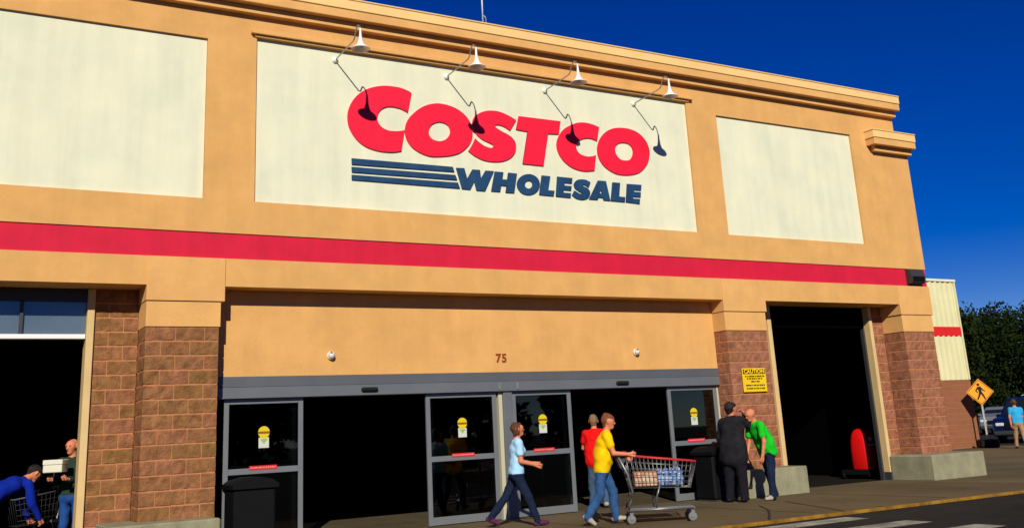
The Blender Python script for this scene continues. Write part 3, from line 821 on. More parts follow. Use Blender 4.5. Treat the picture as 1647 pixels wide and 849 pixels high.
MB().box(-0.19, 0.19, -0.152, 0.152, 0.06, 0.13, 0.01).build('wrap_band', mat('wrap_white', (0.60, 0.64, 0.66), 0.3, col2=(0.05, 0.2, 0.5), scale=8), pk)
MB().box(-0.19, 0.19, -0.150, 0.150, 0.17, 0.20, 0.01).build('wrap_top', bl, pk)
make_cart((-0.93, 1.75, -0.003), R(205), 'dull grey shopping cart in the dark left bay beside the man with the white box', DGREY, mat('wire_dull', (0.022, 0.022, 0.022), 0.6, 0.2))

make_cart((8.05, 2.3, 0.002), R(75), 'shopping cart just inside the right doorway, beyond the person in red', REDPL, CHROME)
# red electric cart standing in the right bay
kr = tag(empty('electric_cart', (15.93, 1.50, -0.003), R(10)), 'red electric cart parked inside the dark right bay', 'cart')
hb_ = bmesh.new(); rg = []
for (z, a, b2, dx) in ((0.19, 0.24, 0.24, 0.0), (0.22, 0.26, 0.26, 0.0), (0.60, 0.25, 0.25, -0.01), (0.82, 0.235, 0.23, -0.015), (0.95, 0.205, 0.20, -0.02), (1.04, 0.15, 0.15, -0.03), (1.08, 0.07, 0.07, -0.04)):
    rg.append([hb_.verts.new((dx + a * math.copysign(abs(math.cos(t)) ** 0.5, math.cos(t)), b2 * math.copysign(abs(math.sin(t)) ** 0.5, math.sin(t)), z)) for t in [2 * math.pi * k / 24 for k in range(24)]])
for A_, B_ in zip(rg, rg[1:]):
    for k in range(24):
        hb_.faces.new((A_[k], A_[(k + 1) % 24], B_[(k + 1) % 24], B_[k])).smooth = True
hb_.faces.new(rg[0][::-1]); hb_.faces.new(rg[-1])
me_ = bpy.data.meshes.new('housing'); hb_.to_mesh(me_); hb_.free()
link('housing', me_, mat('red_body', (0.66, 0.006, 0.006), 0.35, 0.5, coat=0.3), kr)
MB().box(-0.20, 0.18, -0.262, -0.235, 0.71, 0.735).build('trim', WHITEM, kr)
MB().box(-0.15, -0.03, -0.258, -0.225, 0.80, 0.90, 0.02).build('lamp', STKW, kr)
MB().box(-0.27, 0.30, -0.26, 0.5, 0.08, 0.196, 0.02).build('base', BLACKPL, kr)
for x in (-0.2, 0.24):
    for y in (-0.2, 0.44):
        MB().lathe((x, y, 0.08), [(0.05, -0.03), (0.08, -0.028), (0.08, 0.028), (0.05, 0.03)], 14, 'y').build('wheel', BLACKPL, kr)

# ================================================================== pedestrian crossing sign
ps = tag(empty('crossing_sign', (31.2, 9.25, 0.0), R(-42)), 'orange diamond pedestrian crossing sign on a metal post at the far corner', 'sign')
MB().box(-0.03, 0.03, -0.02, 0.02, 0.0, 2.3).build('post', GALV, ps)
pl = MB(); q = 0.48
pl.prism([(0, 1.97 - q), (q, 1.97), (0, 1.97 + q), (-q, 1.97)], -0.034, -0.024)
plate = pl.build('plate', SIGNO, ps)
bd = MB()
def frame_q(a, b2):
    P1 = [(0, 1.97 - a), (a, 1.97), (0, 1.97 + a), (-a, 1.97)]; P2 = [(0, 1.97 - b2), (b2, 1.97), (0, 1.97 + b2), (-b2, 1.97)]
    for k in range(4):
        m_ = (k + 1) % 4
        bd.quad((P1[k][0], -0.0365, P1[k][1]), (P1[m_][0], -0.0365, P1[m_][1]), (P2[m_][0], -0.0365, P2[m_][1]), (P2[k][0], -0.0365, P2[k][1]))
frame_q(q - 0.03, q - 0.055)
bd.build('border', BLACK, plate)
fg = MB()
def limb(x0, z0, x1, z1, w0, w1):
    x0, x1, w0, w1 = x0 * K_, x1 * K_, w0 * K_, w1 * K_; z0 = cz + (z0 - cz) * K_; z1 = cz + (z1 - cz) * K_
    d = Vector((x1 - x0, z1 - z0)).normalized(); n_ = Vector((-d.y, d.x))
    fg.prism([(x0 + n_.x * w0, z0 + n_.y * w0), (x1 + n_.x * w1, z1 + n_.y * w1), (x1 - n_.x * w1, z1 - n_.y * w1), (x0 - n_.x * w0, z0 - n_.y * w0)], -0.0385 - 0.0006 * rng.random(), -0.0345)
cz = 1.97; K_ = 0.74
fg.prism([(-0.032 + 0.05 * math.cos(a), cz + 0.264 + 0.05 * math.sin(a)) for a in [2 * math.pi * k / 16 for k in range(16)]], -0.038, -0.0345)
limb(-0.02, cz + 0.26, 0.02, cz - 0.02, 0.085, 0.065)
limb(0.02, cz + 0.0, 0.13, cz - 0.17, 0.055, 0.042); limb(0.13, cz - 0.17, 0.20, cz - 0.36, 0.042, 0.03)
limb(0.01, cz + 0.0, -0.06, cz - 0.19, 0.055, 0.042); limb(-0.06, cz - 0.19, -0.16, cz - 0.36, 0.042, 0.03)
limb(-0.07, cz + 0.22, -0.19, cz + 0.06, 0.036, 0.028); limb(-0.19, cz + 0.06, -0.10, cz - 0.03, 0.028, 0.022)
limb(0.05, cz + 0.21, 0.15, cz + 0.08, 0.036, 0.028); limb(0.15, cz + 0.08, 0.25, cz + 0.02, 0.028, 0.02)
fg.build('walking_figure', BLACK, plate)
MB().box(-0.33, 0.33, -0.30, 0.30, 0.0, 0.30, 0.05).build('weighted_base', BLACKPL, ps)

# ================================================================== parked cars
def make_car(loc, rz, paint, label, h=1.75, L=4.6, W=1.85):
    r = tag(empty('parked_car', loc, rz), label, 'car', 'cars parked at the far right')
    hx = L / 2
    prof = [(-hx, 0.35), (-hx + 0.02, 0.75), (-hx + 0.08, 1.0), (-hx + 0.35, h - 0.12), (-hx + 0.65, h), (0.25, h), (0.55, h - 0.06), (1.15, 1.10), (hx - 0.25, 0.98), (hx - 0.05, 0.80), (hx, 0.40), (hx - 0.1, 0.28), (-hx + 0.1, 0.28)]
    bm = bmesh.new(); rings = []
    def wid(z): return W / 2 * (1.0 if z < 1.02 else 1.0 - 0.20 * (z - 1.02) / (h - 1.02))
    for f in (-1, -0.9, 0, 0.9, 1):
        ring = []
        for (x, z) in prof:
            s = 1 if abs(f) < 0.95 else 0.96
            ring.append(bm.verts.new((x * s, wid(z) * f, 0.9 + (z - 0.9) * (1 if abs(f) < 0.95 else 0.96))))
        rings.append(ring)
    n = len(prof)
    for A, B in zip(rings, rings[1:]):
        for k in range(n):
            bm.faces.new((A[k], A[(k + 1) % n], B[(k + 1) % n], B[k]))
    bm.faces.new(rings[0]); bm.faces.new(rings[-1][::-1])
    bmesh.ops.recalc_face_normals(bm, faces=bm.faces)
    me = bpy.data.meshes.new('body'); bm.to_mesh(me); bm.free()
    body = link('body', me, paint, r)
    gl = mat('car_glass', (0.010, 0.013, 0.018), 0.05, 0.6, coat=0.5)
    e = 0.012
    def nrm(p, q_):
        d = Vector((q_[0] - p[0], q_[1] - p[1])).normalized(); return Vector((d.y, -d.x))
    for (a, b2) in (((0.60, h - 0.11), (1.10, 1.14)), ((-hx + 0.12, 1.06), (-hx + 0.34, h - 0.17))):
        nn = nrm(a, b2)
        if nn.x * (1 if a[0] > 0 else -1) < 0: nn = -nn
        pa = Vector(a) + nn * e; pb = Vector(b2) + nn * e
        wa, wb = wid(a[1]) * 0.86, wid(b2[1]) * 0.86
        g = MB(); g.quad((pa.x, -wa, pa.y), (pb.x, -wb, pb.y), (pb.x, wb, pb.y), (pa.x, wa, pa.y))
        g.build('windscreen' if a[0] > 0 else 'rear_window', gl, r)
    for s in (-1, 1):
        for poly in ([(-1.5, 1.06), (-0.75, 1.06), (-0.75, h - 0.14), (-1.45, h - 0.14)], [(-0.68, 1.06), (0.15, 1.06), (0.15, h - 0.14), (-0.68, h - 0.14)], [(0.22, 1.06), (0.98, 1.10), (0.50, h - 0.15), (0.22, h - 0.14)]):
            gg = MB(); vs = [gg.bm.verts.new((x, s * (wid(z) * 0.985 + 0.012), z)) for x, z in poly]
            gg.bm.faces.new(vs); gg.build('side_window', gl, r)
        for x in (-hx + 0.85, hx - 0.85):
            w_ = MB().lathe((x, s * (W / 2 - 0.10), 0.34), [(0.2, -0.11), (0.33, -0.10), (0.34, -0.06), (0.34, 0.06), (0.33, 0.10), (0.2, 0.11)], 22, 'y').build('wheel', BLACKPL, r)
            MB().lathe((x, s * (W / 2 - 0.10), 0.34), [(0.205, -0.113), (0.08, -0.118), (0.08, 0.118), (0.205, 0.113)], 18, 'y').build('rim', STEEL, w_)
        MB().box(hx - 0.16, hx - 0.02, s * 0.62 - 0.17, s * 0.62 + 0.17, 0.68, 0.82, 0.03).build('headlight', mat('lamp_glass', (0.62, 0.63, 0.64), 0.15, 0.6), r)
        MB().box(-hx - 0.01, -hx + 0.10, s * 0.72 - 0.10, s * 0.72 + 0.10, 0.80, 1.02, 0.02).build('tail_light', mat('tail_glass', (0.35, 0.01, 0.01), 0.2, 0.6), r)
        MB().box(0.80, 0.96, s * (W / 2 + 0.10) - 0.1, s * (W / 2 + 0.10) + 0.1, 1.02, 1.16, 0.03).build('mirror', paint, r)
    MB().box(hx - 0.08, hx + 0.012, -0.42, 0.42, 0.55, 0.76, 0.02).build('grille', BLACKPL, r)
    MB().box(hx - 0.1, hx + 0.04, -W / 2 + 0.06, W / 2 - 0.06, 0.32, 0.50, 0.04).build('bumper', DGREY, r)
    return r
cp = lambda n, c: mat(n, c, 0.3, 0.4, coat=0.2)
make_car((38.2, 12.0, -0.04), R(198), cp('paint_blue', (0.003, 0.007, 0.036)), 'dark blue van at the right edge, behind the man in the light blue shirt', 1.80, 4.8)
make_car((51.5, 22.6, -0.04), R(205), cp('paint_silver', (0.14, 0.145, 0.155)), 'small pale car between the crossing sign and the blue van', 1.5, 4.3, 1.75)
make_car((50.6, 25.6, -0.04), R(205), cp('paint_maroon', (0.16, 0.012, 0.015)), 'dark red car parked farthest back beside the pale car', 1.5, 4.3, 1.75)

# ================================================================== far wood
def woodland(label, spots, n, leaf, seed):
    r_ = np.random.default_rng(seed)
    V = []
    for (x, y, h) in spots:
        # a crown of many overlapping clumps
        k = 16
        cz = h * r_.uniform(0.08, 0.86, k); ca = r_.uniform(0, 2 * np.pi, k)
        cr = 0.34 * h * np.sqrt(np.clip(1.05 - (cz / h) ** 1.8, 0.05, 1)) * r_.uniform(0.3, 1, k)
        cc = np.stack([x + cr * np.cos(ca), y + cr * np.sin(ca), cz], 1)
        rr = r_.uniform(0.12, 0.19, k) * h
        w_ = r_.integers(0, k, n)
        d = r_.normal(size=(n, 3)); d /= np.linalg.norm(d, axis=1)[:, None]
        c = cc[w_] + d * (rr[w_] * r_.uniform(0.55, 1.05, n))[:, None]
        c[:, 2] = np.clip(c[:, 2], 0.05, None)
        u = r_.normal(size=(n, 3)); u /= np.linalg.norm(u, axis=1)[:, None]
        w = np.cross(u, r_.normal(size=(n, 3))); w /= np.linalg.norm(w, axis=1)[:, None]
        s = r_.uniform(0.5, 1.2, n)[:, None] * leaf
        V.append(np.stack([c - u * s, c + w * s * 0.7, c + u * s, c - w * s * 0.7], 1))
    V = np.concatenate(V).reshape(-1, 3)
    n = len(V) // 4
    me = bpy.data.meshes.new('woodland')
    me.vertices.add(len(V)); me.vertices.foreach_set('co', V.ravel())
    me.loops.add(n * 4); me.loops.foreach_set('vertex_index', np.arange(n * 4, dtype=np.int32))
    me.polygons.add(n); me.polygons.foreach_set('loop_start', np.arange(0, n * 4, 4, dtype=np.int32))
    me.update(calc_edges=True)
    m = mat('wood_leaf', (0.005, 0.012, 0.003), 0.9, 0.03, col2=(0.020, 0.029, 0.007), scale=0.22)
    tag(link('woodland', me, m), label, 'wood', kind='stuff')
_r = random.Random(3)
sp = []
for row, (y0, n_) in enumerate(((44, 22), (50, 22), (57, 22))):
    for k in range(n_):
        t = k / (n_ - 1)
        sp.append((56 + 75 * t + _r.uniform(-1.2, 1.2), y0 - 14 * t + _r.uniform(-1.5, 1.5), _r.uniform(8.6, 10.0) + row * 1.0 + 2.0 * t))
woodland('dark green wood behind the car park at the right', sp, 4300, 0.165, 5)
sp = []
for k in range(60):
    t = k / 59
    sp.append((-190 + 260 * t + _r.uniform(-2, 2), -105 + 25 * t + _r.uniform(-6, 6), _r.uniform(9.0, 12.0)))
woodland('unseen row of trees added behind the viewer to darken the door glass', sp, 700, 0.7, 6)  # out of view, added so the door glass reflects dark instead of bright horizon

# ================================================================== people
SKIN, TOP, BOT, SHOE, FEAT = 0, 1, 2, 3, 4
class Body:
    """smooth union of tapered limbs, meshed as one continuous surface"""
    def __init__(self): self.p = []
    def cone(self, a, b, r1, r2, lab, k=0.02, sq=(1, 1, 1)):
        self.p.append((np.array(a, float), np.array(b, float), r1, r2, lab, k, np.array(sq, float)))
    def mesh(self, name, h=0.009, seed=0, fold=0.0):
        P = self.p
        lo = np.min([np.minimum(q[0], q[1]) - max(q[2], q[3]) / np.min(q[6]) for q in P], 0) - 0.04
        hi = np.max([np.maximum(q[0], q[1]) + max(q[2], q[3]) / np.min(q[6]) for q in P], 0) + 0.04
        n = np.ceil((hi - lo) / h).astype(int) + 1
        D = np.full(n, 0.2, np.float32); B = np.full(n, 9.0, np.float32); Lb = np.zeros(n, np.int8)
        ax = [lo[i] + h * np.arange(n[i]) for i in range(3)]
        for a, b, r1, r2, lab, k, sq in P:
            rr = max(r1, r2) / sq + 0.05
            i0 = np.clip(((np.minimum(a, b) - rr - lo) / h).astype(int), 0, n - 1)
            i1 = np.clip(((np.maximum(a, b) + rr - lo) / h).astype(int) + 2, 1, n)
            sl = tuple(slice(i0[j], i1[j]) for j in range(3))
            X, Y, Z = np.meshgrid(*[ax[j][sl[j]] * sq[j] for j in range(3)], indexing='ij')
            A = a * sq; BA = (b - a) * sq; L2 = BA @ BA + 1e-12
            px, py, pz = X - A[0], Y - A[1], Z - A[2]
            t = np.clip((px * BA[0] + py * BA[1] + pz * BA[2]) / L2, 0, 1)
            d = np.sqrt((px - t * BA[0]) ** 2 + (py - t * BA[1]) ** 2 + (pz - t * BA[2]) ** 2) - (r1 + (r2 - r1) * t)
            d = (d / max(1e-6, np.min(sq)) * 0.5 + d * 0.5) if np.min(sq) < 1 else d
            o = D[sl]; hh = np.clip(0.5 + 0.5 * (o - d) / k, 0, 1)
            D[sl] = o * (1 - hh) + d * hh - k * hh * (1 - hh)
            m = d < B[sl]
            B[sl] = np.where(m, d, B[sl]); Lb[sl] = np.where(m, lab, Lb[sl])
        if fold > 0:
            X, Y, Z = np.meshgrid(*ax, indexing='ij')
            f = 0; rk = np.random.default_rng(seed + 50)
            for fq in (14, 18, 22, 27, 33, 40, 52, 66):
                kx = rk.normal(size=3); kx /= np.linalg.norm(kx); ph = rk.uniform(0, 6.28)
                f = f + np.sin(fq * (kx[0] * X + kx[1] * Y + kx[2] * Z) + ph + 1.3 * np.sin(9 * Z + 7 * Y + ph)) * (26 / fq) ** 0.5
            f = 0.55 * f
            D += (fold * f * ((Lb == TOP) | (Lb == BOT))).astype(np.float32)
        # surface nets
        s = D < 0
        cell = np.zeros(n - 1, np.int8)
        for dx in (0, 1):
            for dy in (0, 1):
                for dz in (0, 1):
                    cell += s[dx:n[0] - 1 + dx, dy:n[1] - 1 + dy, dz:n[2] - 1 + dz]
        act = (cell > 0) & (cell < 8)
        idx = np.full(n - 1, -1, np.int64); I = np.argwhere(act); idx[act] = np.arange(len(I))
        acc = np.zeros((len(I), 3)); ct = np.zeros(len(I))
        cs = [(x, y, z) for x in (0, 1) for y in (0, 1) for z in (0, 1)]
        for c0 in cs:
            for axn in range(3):
                if c0[axn]: continue
                c1 = list(c0); c1[axn] = 1
                f0 = D[I[:, 0] + c0[0], I[:, 1] + c0[1], I[:, 2] + c0[2]].astype(float); f1 = D[I[:, 0] + c1[0], I[:, 1] + c1[1], I[:, 2] + c1[2]].astype(float)
                m = (f0 < 0) != (f1 < 0)
                t = np.where(m, f0 / np.where(m, f0 - f1, 1), 0)
                q = np.tile(np.array(c0, float), (len(I), 1)); q[:, axn] += t
                acc[m] += q[m]; ct[m] += 1
        V = lo + h * (I + acc / ct[:, None])
        VL = Lb[I[:, 0], I[:, 1], I[:, 2]]
        faces = []
        for axn in range(3):
            o1, o2 = [(1, 2), (2, 0), (0, 1)][axn]
            sl0 = [slice(None)] * 3; sl1 = [slice(None)] * 3
            sl0[axn] = slice(0, -1); sl1[axn] = slice(1, None)
            a_ = s[tuple(sl0)]; b_ = s[tuple(sl1)]
            E_ = np.argwhere(a_ != b_)
            ok = (E_[:, o1] > 0) & (E_[:, o2] > 0) & (E_[:, o1] < n[o1] - 1) & (E_[:, o2] < n[o2] - 1)
            E_ = E_[ok]
            fl = a_[E_[:, 0], E_[:, 1], E_[:, 2]]
            def cellat(d1, d2):
                e = E_.copy(); e[:, o1] += d1; e[:, o2] += d2
                return idx[e[:, 0], e[:, 1], e[:, 2]]
            q = np.stack([cellat(-1, -1), cellat(0, -1), cellat(0, 0), cellat(-1, 0)], 1)
            q[~fl] = q[~fl][:, ::-1]
            faces.append(q)
        Fq = np.concatenate(faces); Fq = Fq[(Fq >= 0).all(1)]
        me = bpy.data.meshes.new(name)
        me.vertices.add(len(V)); me.vertices.foreach_set('co', V.ravel())
        me.loops.add(len(Fq) * 4); me.loops.foreach_set('vertex_index', Fq.ravel().astype(np.int32))
        me.polygons.add(len(Fq)); me.polygons.foreach_set('loop_start', np.arange(0, len(Fq) * 4, 4, dtype=np.int32))
        me.polygons.foreach_set('material_index', VL[Fq[:, 0]].astype(np.int32))
        me.polygons.foreach_set('use_smooth', np.ones(len(Fq), bool))
        me.update(calc_edges=True); me.validate()
        return me

def unit(v): v = np.array(v, float); return v / np.linalg.norm(v)
def person(label, loc, yaw, H, pose, mats, hair=None, long_sleeve=False, coat=False, belly=0.0, female=False, seed=1, loose=1.0, bulk=1.0):
    """local frame: x forward, y left, z up. pose angles in degrees; index 0 = left, 1 = right"""
    g = lambda k, d: pose.get(k, d)
    S = H / 1.70
    lean = R(g('lean', 3)); B = Body()
    pel = np.array([0, 0, 0.0])
    sd = np.array([math.sin(lean), 0, math.cos(lean)])
    fw = np.array([math.cos(lean), 0, -math.sin(lean)])
    cv = R(g('curl', 4)); sd2 = np.array([math.sin(lean + cv), 0, math.cos(lean + cv)])
    waist = pel + sd * 0.16 * S; chest = waist + sd2 * 0.20 * S; neck = waist + sd2 * 0.36 * S
    hipw = 0.088 * S; shw = (0.165 if female else 0.182) * S
    sq = (1, 0.68, 1)
    def T(a, b, r1, r2, *k): B.cone(a, b, r1 * bulk, r2 * bulk, *k)
    # torso
    T(pel - sd * 0.02 * S, pel + sd * 0.05 * S, 0.122 * S, 0.118 * S, BOT, 0.03, sq)
    T(pel + sd * (0.02 if not belly else -0.05) * S, waist, 0.127 * S, (0.108 if female else 0.118) * S + belly * 0.3, TOP, 0.02, sq)
    T(waist, chest, (0.108 if female else 0.118) * S + belly * 0.3, 0.122 * S, TOP, 0.04, sq)
    T(chest, chest + sd2 * 0.10 * S, 0.118 * S, 0.085 * S, TOP, 0.04, sq)
    if belly: T(pel + sd * 0.10 * S + fw * 0.04, waist + sd * 0.05 * S + fw * 0.045, 0.10 * S + belly * 0.5, 0.09 * S + belly * 0.5, TOP, 0.06, sq)
    if female: T(chest + fw * 0.07 + [0, 0.06, -0.02], chest + fw * 0.07 + [0, -0.06, -0.02], 0.06 * S, 0.06 * S, TOP, 0.05)
    T(neck + [0, shw * 0.75, -0.055 * S], neck + [0, -shw * 0.75, -0.055 * S], 0.062 * S, 0.062 * S, TOP, 0.05)
    # head
    hp = R(g('head_pitch', 0)); hy = R(g('head_yaw', 0))
    f0 = np.array([math.cos(hp) * math.cos(hy), math.cos(hp) * math.sin(hy), -math.sin(hp)])
    up = np.array([math.sin(hp) * math.cos(hy), math.sin(hp) * math.sin(hy), math.cos(hp)]); lf = np.cross(up, f0)
    nk = neck + sd2 * 0.02 * S
    hc = nk + unit(sd2 * 0.6 + up * 0.6) * 0.145 * S + f0 * 0.015 * S
    B.cone(neck - sd2 * 0.03 * S, hc - up * 0.06 * S - f0 * 0.02 * S, 0.056 * S, 0.052 * S, SKIN, 0.02)
    B.cone(hc + up * 0.025 * S - f0 * 0.022 * S, hc + up * 0.018 * S + f0 * 0.016 * S, 0.080 * S, 0.077 * S, SKIN, 0.03)
    B.cone(hc - up * 0.02 * S + f0 * 0.025 * S, hc - up * 0.078 * S + f0 * 0.05 * S, 0.064 * S, 0.037 * S, SKIN, 0.03)
    B.cone(hc + f0 * 0.088 * S + up * 0.01 * S, hc + f0 * 0.104 * S - up * 0.028 * S, 0.008 * S, 0.013 * S, SKIN, 0.012)
    B.cone(hc + f0 * 0.086 * S + up * 0.026 * S + lf * 0.035 * S, hc + f0 * 0.086 * S + up * 0.026 * S - lf * 0.035 * S, 0.011 * S, 0.011 * S, SKIN, 0.012)
    B.cone(hc + f0 * 0.088 * S - up * 0.056 * S + lf * 0.018, hc + f0 * 0.088 * S - up * 0.056 * S - lf * 0.018, 0.0065, 0.0065, FEAT, 0.004)
    for s_ in (1, -1):
        e = hc + f0 * 0.083 * S + up * 0.006 * S + lf * 0.032 * S * s_
        B.cone(e, e + f0 * 0.003, 0.009, 0.008, FEAT, 0.003)
        ea = hc - f0 * 0.005 * S + lf * 0.083 * S * s_
        B.cone(ea + up * 0.02 * S, ea - up * 0.02 * S, 0.014 * S, 0.010 * S, SKIN, 0.01)
    # arms
    for i, s_ in ((0, 1), (1, -1)):
        sh = neck + np.array([0, shw * s_, -0.055 * S])
        fl, ab, el, inn = [R(v) for v in g('arms', [(5, 10, 12, 0), (5, 10, 12, 0)])[i]]
        u = np.array([math.sin(fl) * math.cos(ab), s_ * math.sin(ab), -math.cos(fl) * math.cos(ab)])
        elb = sh + u * 0.285 * S
        f2 = fl + el
        v = unit([math.sin(f2) * math.cos(inn), -s_ * math.sin(inn), -math.cos(f2) * math.cos(inn)])
        wr = elb + v * 0.245 * S
        ls = 1.0 if long_sleeve else 0.55
        B.cone(sh, sh + u * 0.285 * S * ls, 0.064 * S * bulk, (0.053 if long_sleeve else 0.060) * S * bulk, TOP, 0.035)
        if long_sleeve:
            B.cone(elb, wr - v * 0.01, 0.052 * S * bulk, 0.040 * S * bulk, TOP, 0.02)
        else:
            B.cone(sh + u * 0.12 * S, elb, 0.046 * S, 0.038 * S, SKIN, 0.008)
        B.cone(elb, wr, 0.039 * S, 0.026 * S, SKIN, 0.012)
        # hand: palm, four fingers of unequal length, thumb from the side of the palm
        curl = R(g('grip', (35, 35))[i])
        nrm_ = unit(np.cross(v, np.cross(np.array(g('palm', [(0, -1, 0), (0, 1, 0)])[i], float), v)))
        w_ = np.cross(v, nrm_)
        pc = wr + v * 0.085 * S
        B.cone(wr + w_ * 0.012 * S, pc + w_ * 0.024 * S, 0.020 * S, 0.015 * S, SKIN, 0.012)
        B.cone(wr - w_ * 0.012 * S, pc - w_ * 0.024 * S, 0.020 * S, 0.015 * S, SKIN, 0.012)
        for q, (off, ln) in enumerate(((0.034, 0.040), (0.0115, 0.046), (-0.0115, 0.043), (-0.034, 0.034))):
            b0 = pc + w_ * off * S
            d1 = v * math.cos(curl) + nrm_ * math.sin(curl); b1 = b0 + d1 * ln * S
            d2 = v * math.cos(curl * 2.1) + nrm_ * math.sin(curl * 2.1); b2 = b1 + d2 * ln * 0.8 * S
            B.cone(b0, b1, 0.0098 * S, 0.0092 * S, SKIN, 0.003); B.cone(b1, b2, 0.0092 * S, 0.0080 * S, SKIN, 0.003)
        t0 = wr + v * 0.03 * S + w_ * 0.026 * S; t1 = t0 + unit(v * 0.7 + w_ * 0.5 + nrm_ * 0.5) * 0.045 * S
        t2 = t1 + unit(v * 0.8 + nrm_ * (0.4 + curl)) * 0.032 * S
        B.cone(t0, t1, 0.014 * S, 0.0105 * S, SKIN, 0.006); B.cone(t1, t2, 0.0105 * S, 0.0085 * S, SKIN, 0.003)
    # legs
    for i, s_ in ((0, 1), (1, -1)):
        hp_ = pel + np.array([0, hipw * s_, -0.02 * S])
        fl, kn, ft, abd = [R(v) for v in g('legs', [(0, 2, 0, 2), (0, 2, 0, 2)])[i]]
        th = unit([math.sin(fl), s_ * math.sin(abd), -math.cos(fl)]); kne = hp_ + th * 0.405 * S
        sk = unit([math.sin(fl - kn), s_ * math.sin(abd) * 0.5, -math.cos(fl - kn)]); an = kne + sk * 0.385 * S
        B.cone(hp_, kne, 0.090 * S * loose, 0.064 * S * loose, BOT, 0.035)
        B.cone(kne, an + sk * 0.015 * S, 0.064 * S * loose, 0.055 * S * loose, BOT, 0.02)
        fd = np.array([math.cos(ft), 0, math.sin(ft)]); fu = np.array([-math.sin(ft), 0, math.cos(ft)])
        hl = an - fd * 0.035 * S - fu * 0.035 * S; to = an + fd * 0.15 * S - fu * 0.045 * S
        B.cone(an, an - fu * 0.03 * S, 0.044 * S, 0.044 * S, SHOE, 0.01)
        B.cone(hl, hl + fd * 0.10 * S, 0.040 * S, 0.042 * S, SHOE, 0.015, (1, 1.0, 1.1)); B.cone(hl + fd * 0.08 * S, to, 0.044 * S, 0.034 * S, SHOE, 0.02, (1, 0.9, 1.1))
    if coat:
        B.cone(pel + sd * 0.08 * S, pel + np.array([0.0, 0, -0.16 * S]), 0.138 * S * bulk, 0.150 * S * bulk, TOP, 0.03, sq)
    me = B.mesh('person', 0.009, seed, 0.0045)
    co = np.empty(len(me.vertices) * 3); me.vertices.foreach_get('co', co); co = co.reshape(-1, 3)
    dz = -co[:, 2].min()
    o = link('person', me, mats, None, loc, yaw)
    me.transform(Matrix.Translation((0, 0, dz)))
    tag(o, label, 'person')
    if hair:
        Hb = Body(); hm, style = hair
        top_ = 0.084 * S
        Hb.cone(hc + up * 0.042 * S - f0 * 0.035 * S, hc + up * 0.045 * S + f0 * (0.012 if style != 'bob' else 0.02) * S, top_, top_ * 0.92, TOP, 0.02)
        Hb.cone(hc + up * 0.0 * S - f0 * 0.045 * S, hc - up * (0.045 if style != 'bob' else 0.075) * S - f0 * 0.045 * S, 0.078 * S, 0.058 * S, TOP, 0.03)
        if style == 'bob':
            for s_ in (1, -1):
                Hb.cone(hc + up * 0.03 * S + lf * 0.06 * S * s_ - f0 * 0.012 * S, hc - up * 0.055 * S + lf * 0.058 * S * s_ - f0 * 0.02 * S, 0.038 * S, 0.028 * S, TOP, 0.03)
            Hb.cone(hc + up * 0.085 * S + f0 * 0.045 * S + lf * 0.03, hc + up * 0.08 * S + f0 * 0.045 * S - lf * 0.03, 0.026 * S, 0.026 * S, TOP, 0.03)
        hme = Hb.mesh('hair', 0.008, seed + 3, 0.008)
        hme.transform(Matrix.Translation((0, 0, dz)))
        for p in hme.polygons: p.material_index = 0
        link('hair', hme, hm, o)
    return o
def cloth(n, c, v=0.12): return mat(n, c, 0.95, 0.08, var=v, scale=9, bump=0.25, bscale=160)
SK = mat('skin', (0.58, 0.20, 0.10), 0.6, 0.3, var=0.08, scale=14)
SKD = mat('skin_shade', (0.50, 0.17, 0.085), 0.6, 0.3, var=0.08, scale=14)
FE = mat('face_dark', (0.12, 0.03, 0.02), 0.6, 0.3)
DENIM = cloth('denim', (0.030, 0.085, 0.21), 0.25); NAVY = cloth('navy_denim', (0.010, 0.017, 0.042), 0.25)
SHB = cloth('shoe_dark', (0.03, 0.022, 0.03)); SHW = cloth('shoe_pale', (0.36, 0.33, 0.27))
HBR = mat('hair_brown', (0.085, 0.030, 0.012), 0.7, 0.3, var=0.4, scale=30, bump=0.6, bscale=90)
HGR = mat('hair_grey', (0.22, 0.13, 0.07), 0.7, 0.3, var=0.35, scale=30, bump=0.6, bscale=90)
HRD = mat('hair_auburn', (0.16, 0.05, 0.02), 0.7, 0.3, var=0.35, scale=30, bump=0.6, bscale=90)
HDK = mat('hair_dark', (0.014, 0.010, 0.009), 0.7, 0.3, var=0.35, scale=30, bump=0.6, bscale=90)

# woman in light blue, striding right with hands held forward
person('woman in light blue t-shirt and dark jeans striding past the doors', (5.42, -0.95, 0.0), R(-22), 1.60,
       dict(lean=2, legs=[(-27, 14, -22, 2), (24, 4, 8, 2)], arms=[(6, 6, 72, 12), (4, 6, 70, 8)], head_pitch=-6, head_yaw=10, grip=(30, 30)),
       [SK, cloth('tee_blue', (0.36, 0.62, 0.85), 0.06), NAVY, cloth('shoe_plum', (0.10, 0.02, 0.06)), FE], (HBR, 'bob'), female=True, seed=2, loose=1.0)
# man in yellow behind the cart
person('man in yellow t-shirt and blue jeans pushing the shopping cart', (6.28, -2.02, 0.0), R(-34), 1.59,
       dict(lean=7, curl=8, legs=[(22, 20, 6, 3), (-8, 26, -34, 2)], arms=[(12, 8, 62, 6), (18, 8, 66, 4)], head_pitch=2, head_yaw=-6, grip=(62, 62), palm=[(0, -1, 0), (0, 1, 0)]),
       [SK, cloth('tee_yellow', (0.86, 0.52, 0.004), 0.05), DENIM, SHW, FE], (HRD, 'short'), belly=0.03, seed=5, loose=1.15, bulk=1.08)
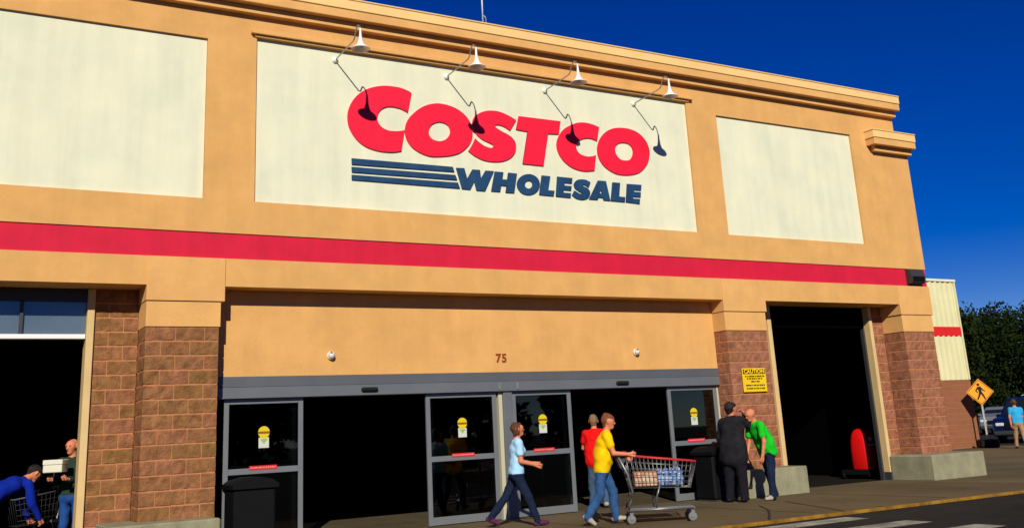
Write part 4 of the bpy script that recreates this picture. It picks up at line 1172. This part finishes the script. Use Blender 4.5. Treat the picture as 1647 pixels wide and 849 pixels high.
# person in red just inside the doorway, seen from behind
person('person in red shirt seen from behind in the right doorway', (8.24, 0.95, 0.0), R(62), 1.64,
       dict(lean=4, legs=[(12, 4, 4, 2), (-10, 8, -8, 2)], arms=[(20, 8, 50, 10), (22, 8, 48, 10)], grip=(55, 55)),
       [SK, cloth('polo_red', (0.70, 0.008, 0.008), 0.06), cloth('denim_dull', (0.05, 0.09, 0.16)), SHW, FE], (HGR, 'short'), belly=0.02, seed=9, loose=1.1, bulk=1.12)
# man in black, back to us, hand at his face
person('man in long black coat with hand raised to his face', (10.0, -0.78, 0.0), R(30), 1.72,
       dict(lean=5, curl=8, legs=[(3, 3, 0, 5), (-3, 3, 0, 5)], arms=[(5, 16, 18, 6), (62, 18, 118, 25)], head_yaw=-45, head_pitch=0, grip=(40, 50), palm=[(0, -1, 0), (-1, 1, 0)]),
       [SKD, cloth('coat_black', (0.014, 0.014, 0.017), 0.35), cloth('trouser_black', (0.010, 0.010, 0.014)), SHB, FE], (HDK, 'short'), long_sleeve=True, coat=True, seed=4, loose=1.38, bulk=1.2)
# man in green leaning toward him
person('bald man in bright green t-shirt leaning toward the man in black', (10.62, -0.98, 0.0), R(172), 1.66,
       dict(lean=13, curl=16, legs=[(8, 6, 0, 4), (-10, 2, -4, 4)], arms=[(-2, 7, 14, 4), (2, 7, 18, 4)], head_pitch=16, head_yaw=6, grip=(30, 30)),
       [SK, cloth('tee_green', (0.012, 0.50, 0.020), 0.06), NAVY, SHW, FE], None, belly=0.03, seed=7, loose=1.15, bulk=1.12)
# left bay: man carrying a white box
person('man in dark green jacket carrying a white box in the left bay', (-0.62, 1.30, -0.003), R(-125), 1.64,
       dict(lean=1, legs=[(4, 4, 0, 3), (-4, 4, 0, 3)], arms=[(22, 4, 72, 14), (20, 4, 74, 18)], head_yaw=-12, head_pitch=4, grip=(45, 45), palm=[(0, 0, 1), (0, 0, 1)]),
       [SK, cloth('jacket_green', (0.022, 0.040, 0.028), 0.2), cloth('jeans_bright', (0.016, 0.065, 0.24)), SHB, FE], None, long_sleeve=True, seed=11)
wb = tag(empty('white_box', (-0.90, 0.92, 1.15), R(-28)), 'white carton held by the man in the dark green jacket', 'box')
MB().box(-0.13, 0.13, -0.11, 0.11, 0.02, 0.12, 0.008).build('carton', mat('white_card', (0.62, 0.60, 0.48), 0.8), wb)
MB().box(-0.135, 0.135, -0.115, 0.115, 0.122, 0.19, 0.008).build('lid', mat('white_card', (0.62, 0.60, 0.48), 0.8), wb)
# left bay: person bent over in a blue jacket
person('person in bright blue jacket bending over at the left edge', (-1.66, 1.35, -0.003), R(20), 1.66,
       dict(lean=50, curl=20, legs=[(6, 8, 0, 4), (0, 6, 0, 4)], arms=[(12, 8, 22, 5), (8, 8, 24, 5)], head_pitch=40, grip=(50, 50)),
       [SK, cloth('jacket_blue', (0.004, 0.018, 0.25), 0.15), cloth('trouser_dark', (0.010, 0.011, 0.016)), SHB, FE], (HDK, 'short'), long_sleeve=True, seed=13)
# far right: man walking away
person('man in light blue shirt and khaki trousers walking away at the right edge', (30.15, 7.25, 0.0), R(48), 1.66,
       dict(lean=3, legs=[(16, 6, 4, 2), (-14, 10, -14, 2)], arms=[(-12, 10, 14, 2), (14, 10, 16, 2)]),
       [SK, cloth('shirt_sky', (0.03, 0.34, 0.62), 0.08), cloth('khaki', (0.36, 0.22, 0.11)), SHB, FE], (HBR, 'short'), seed=15, loose=1.08)
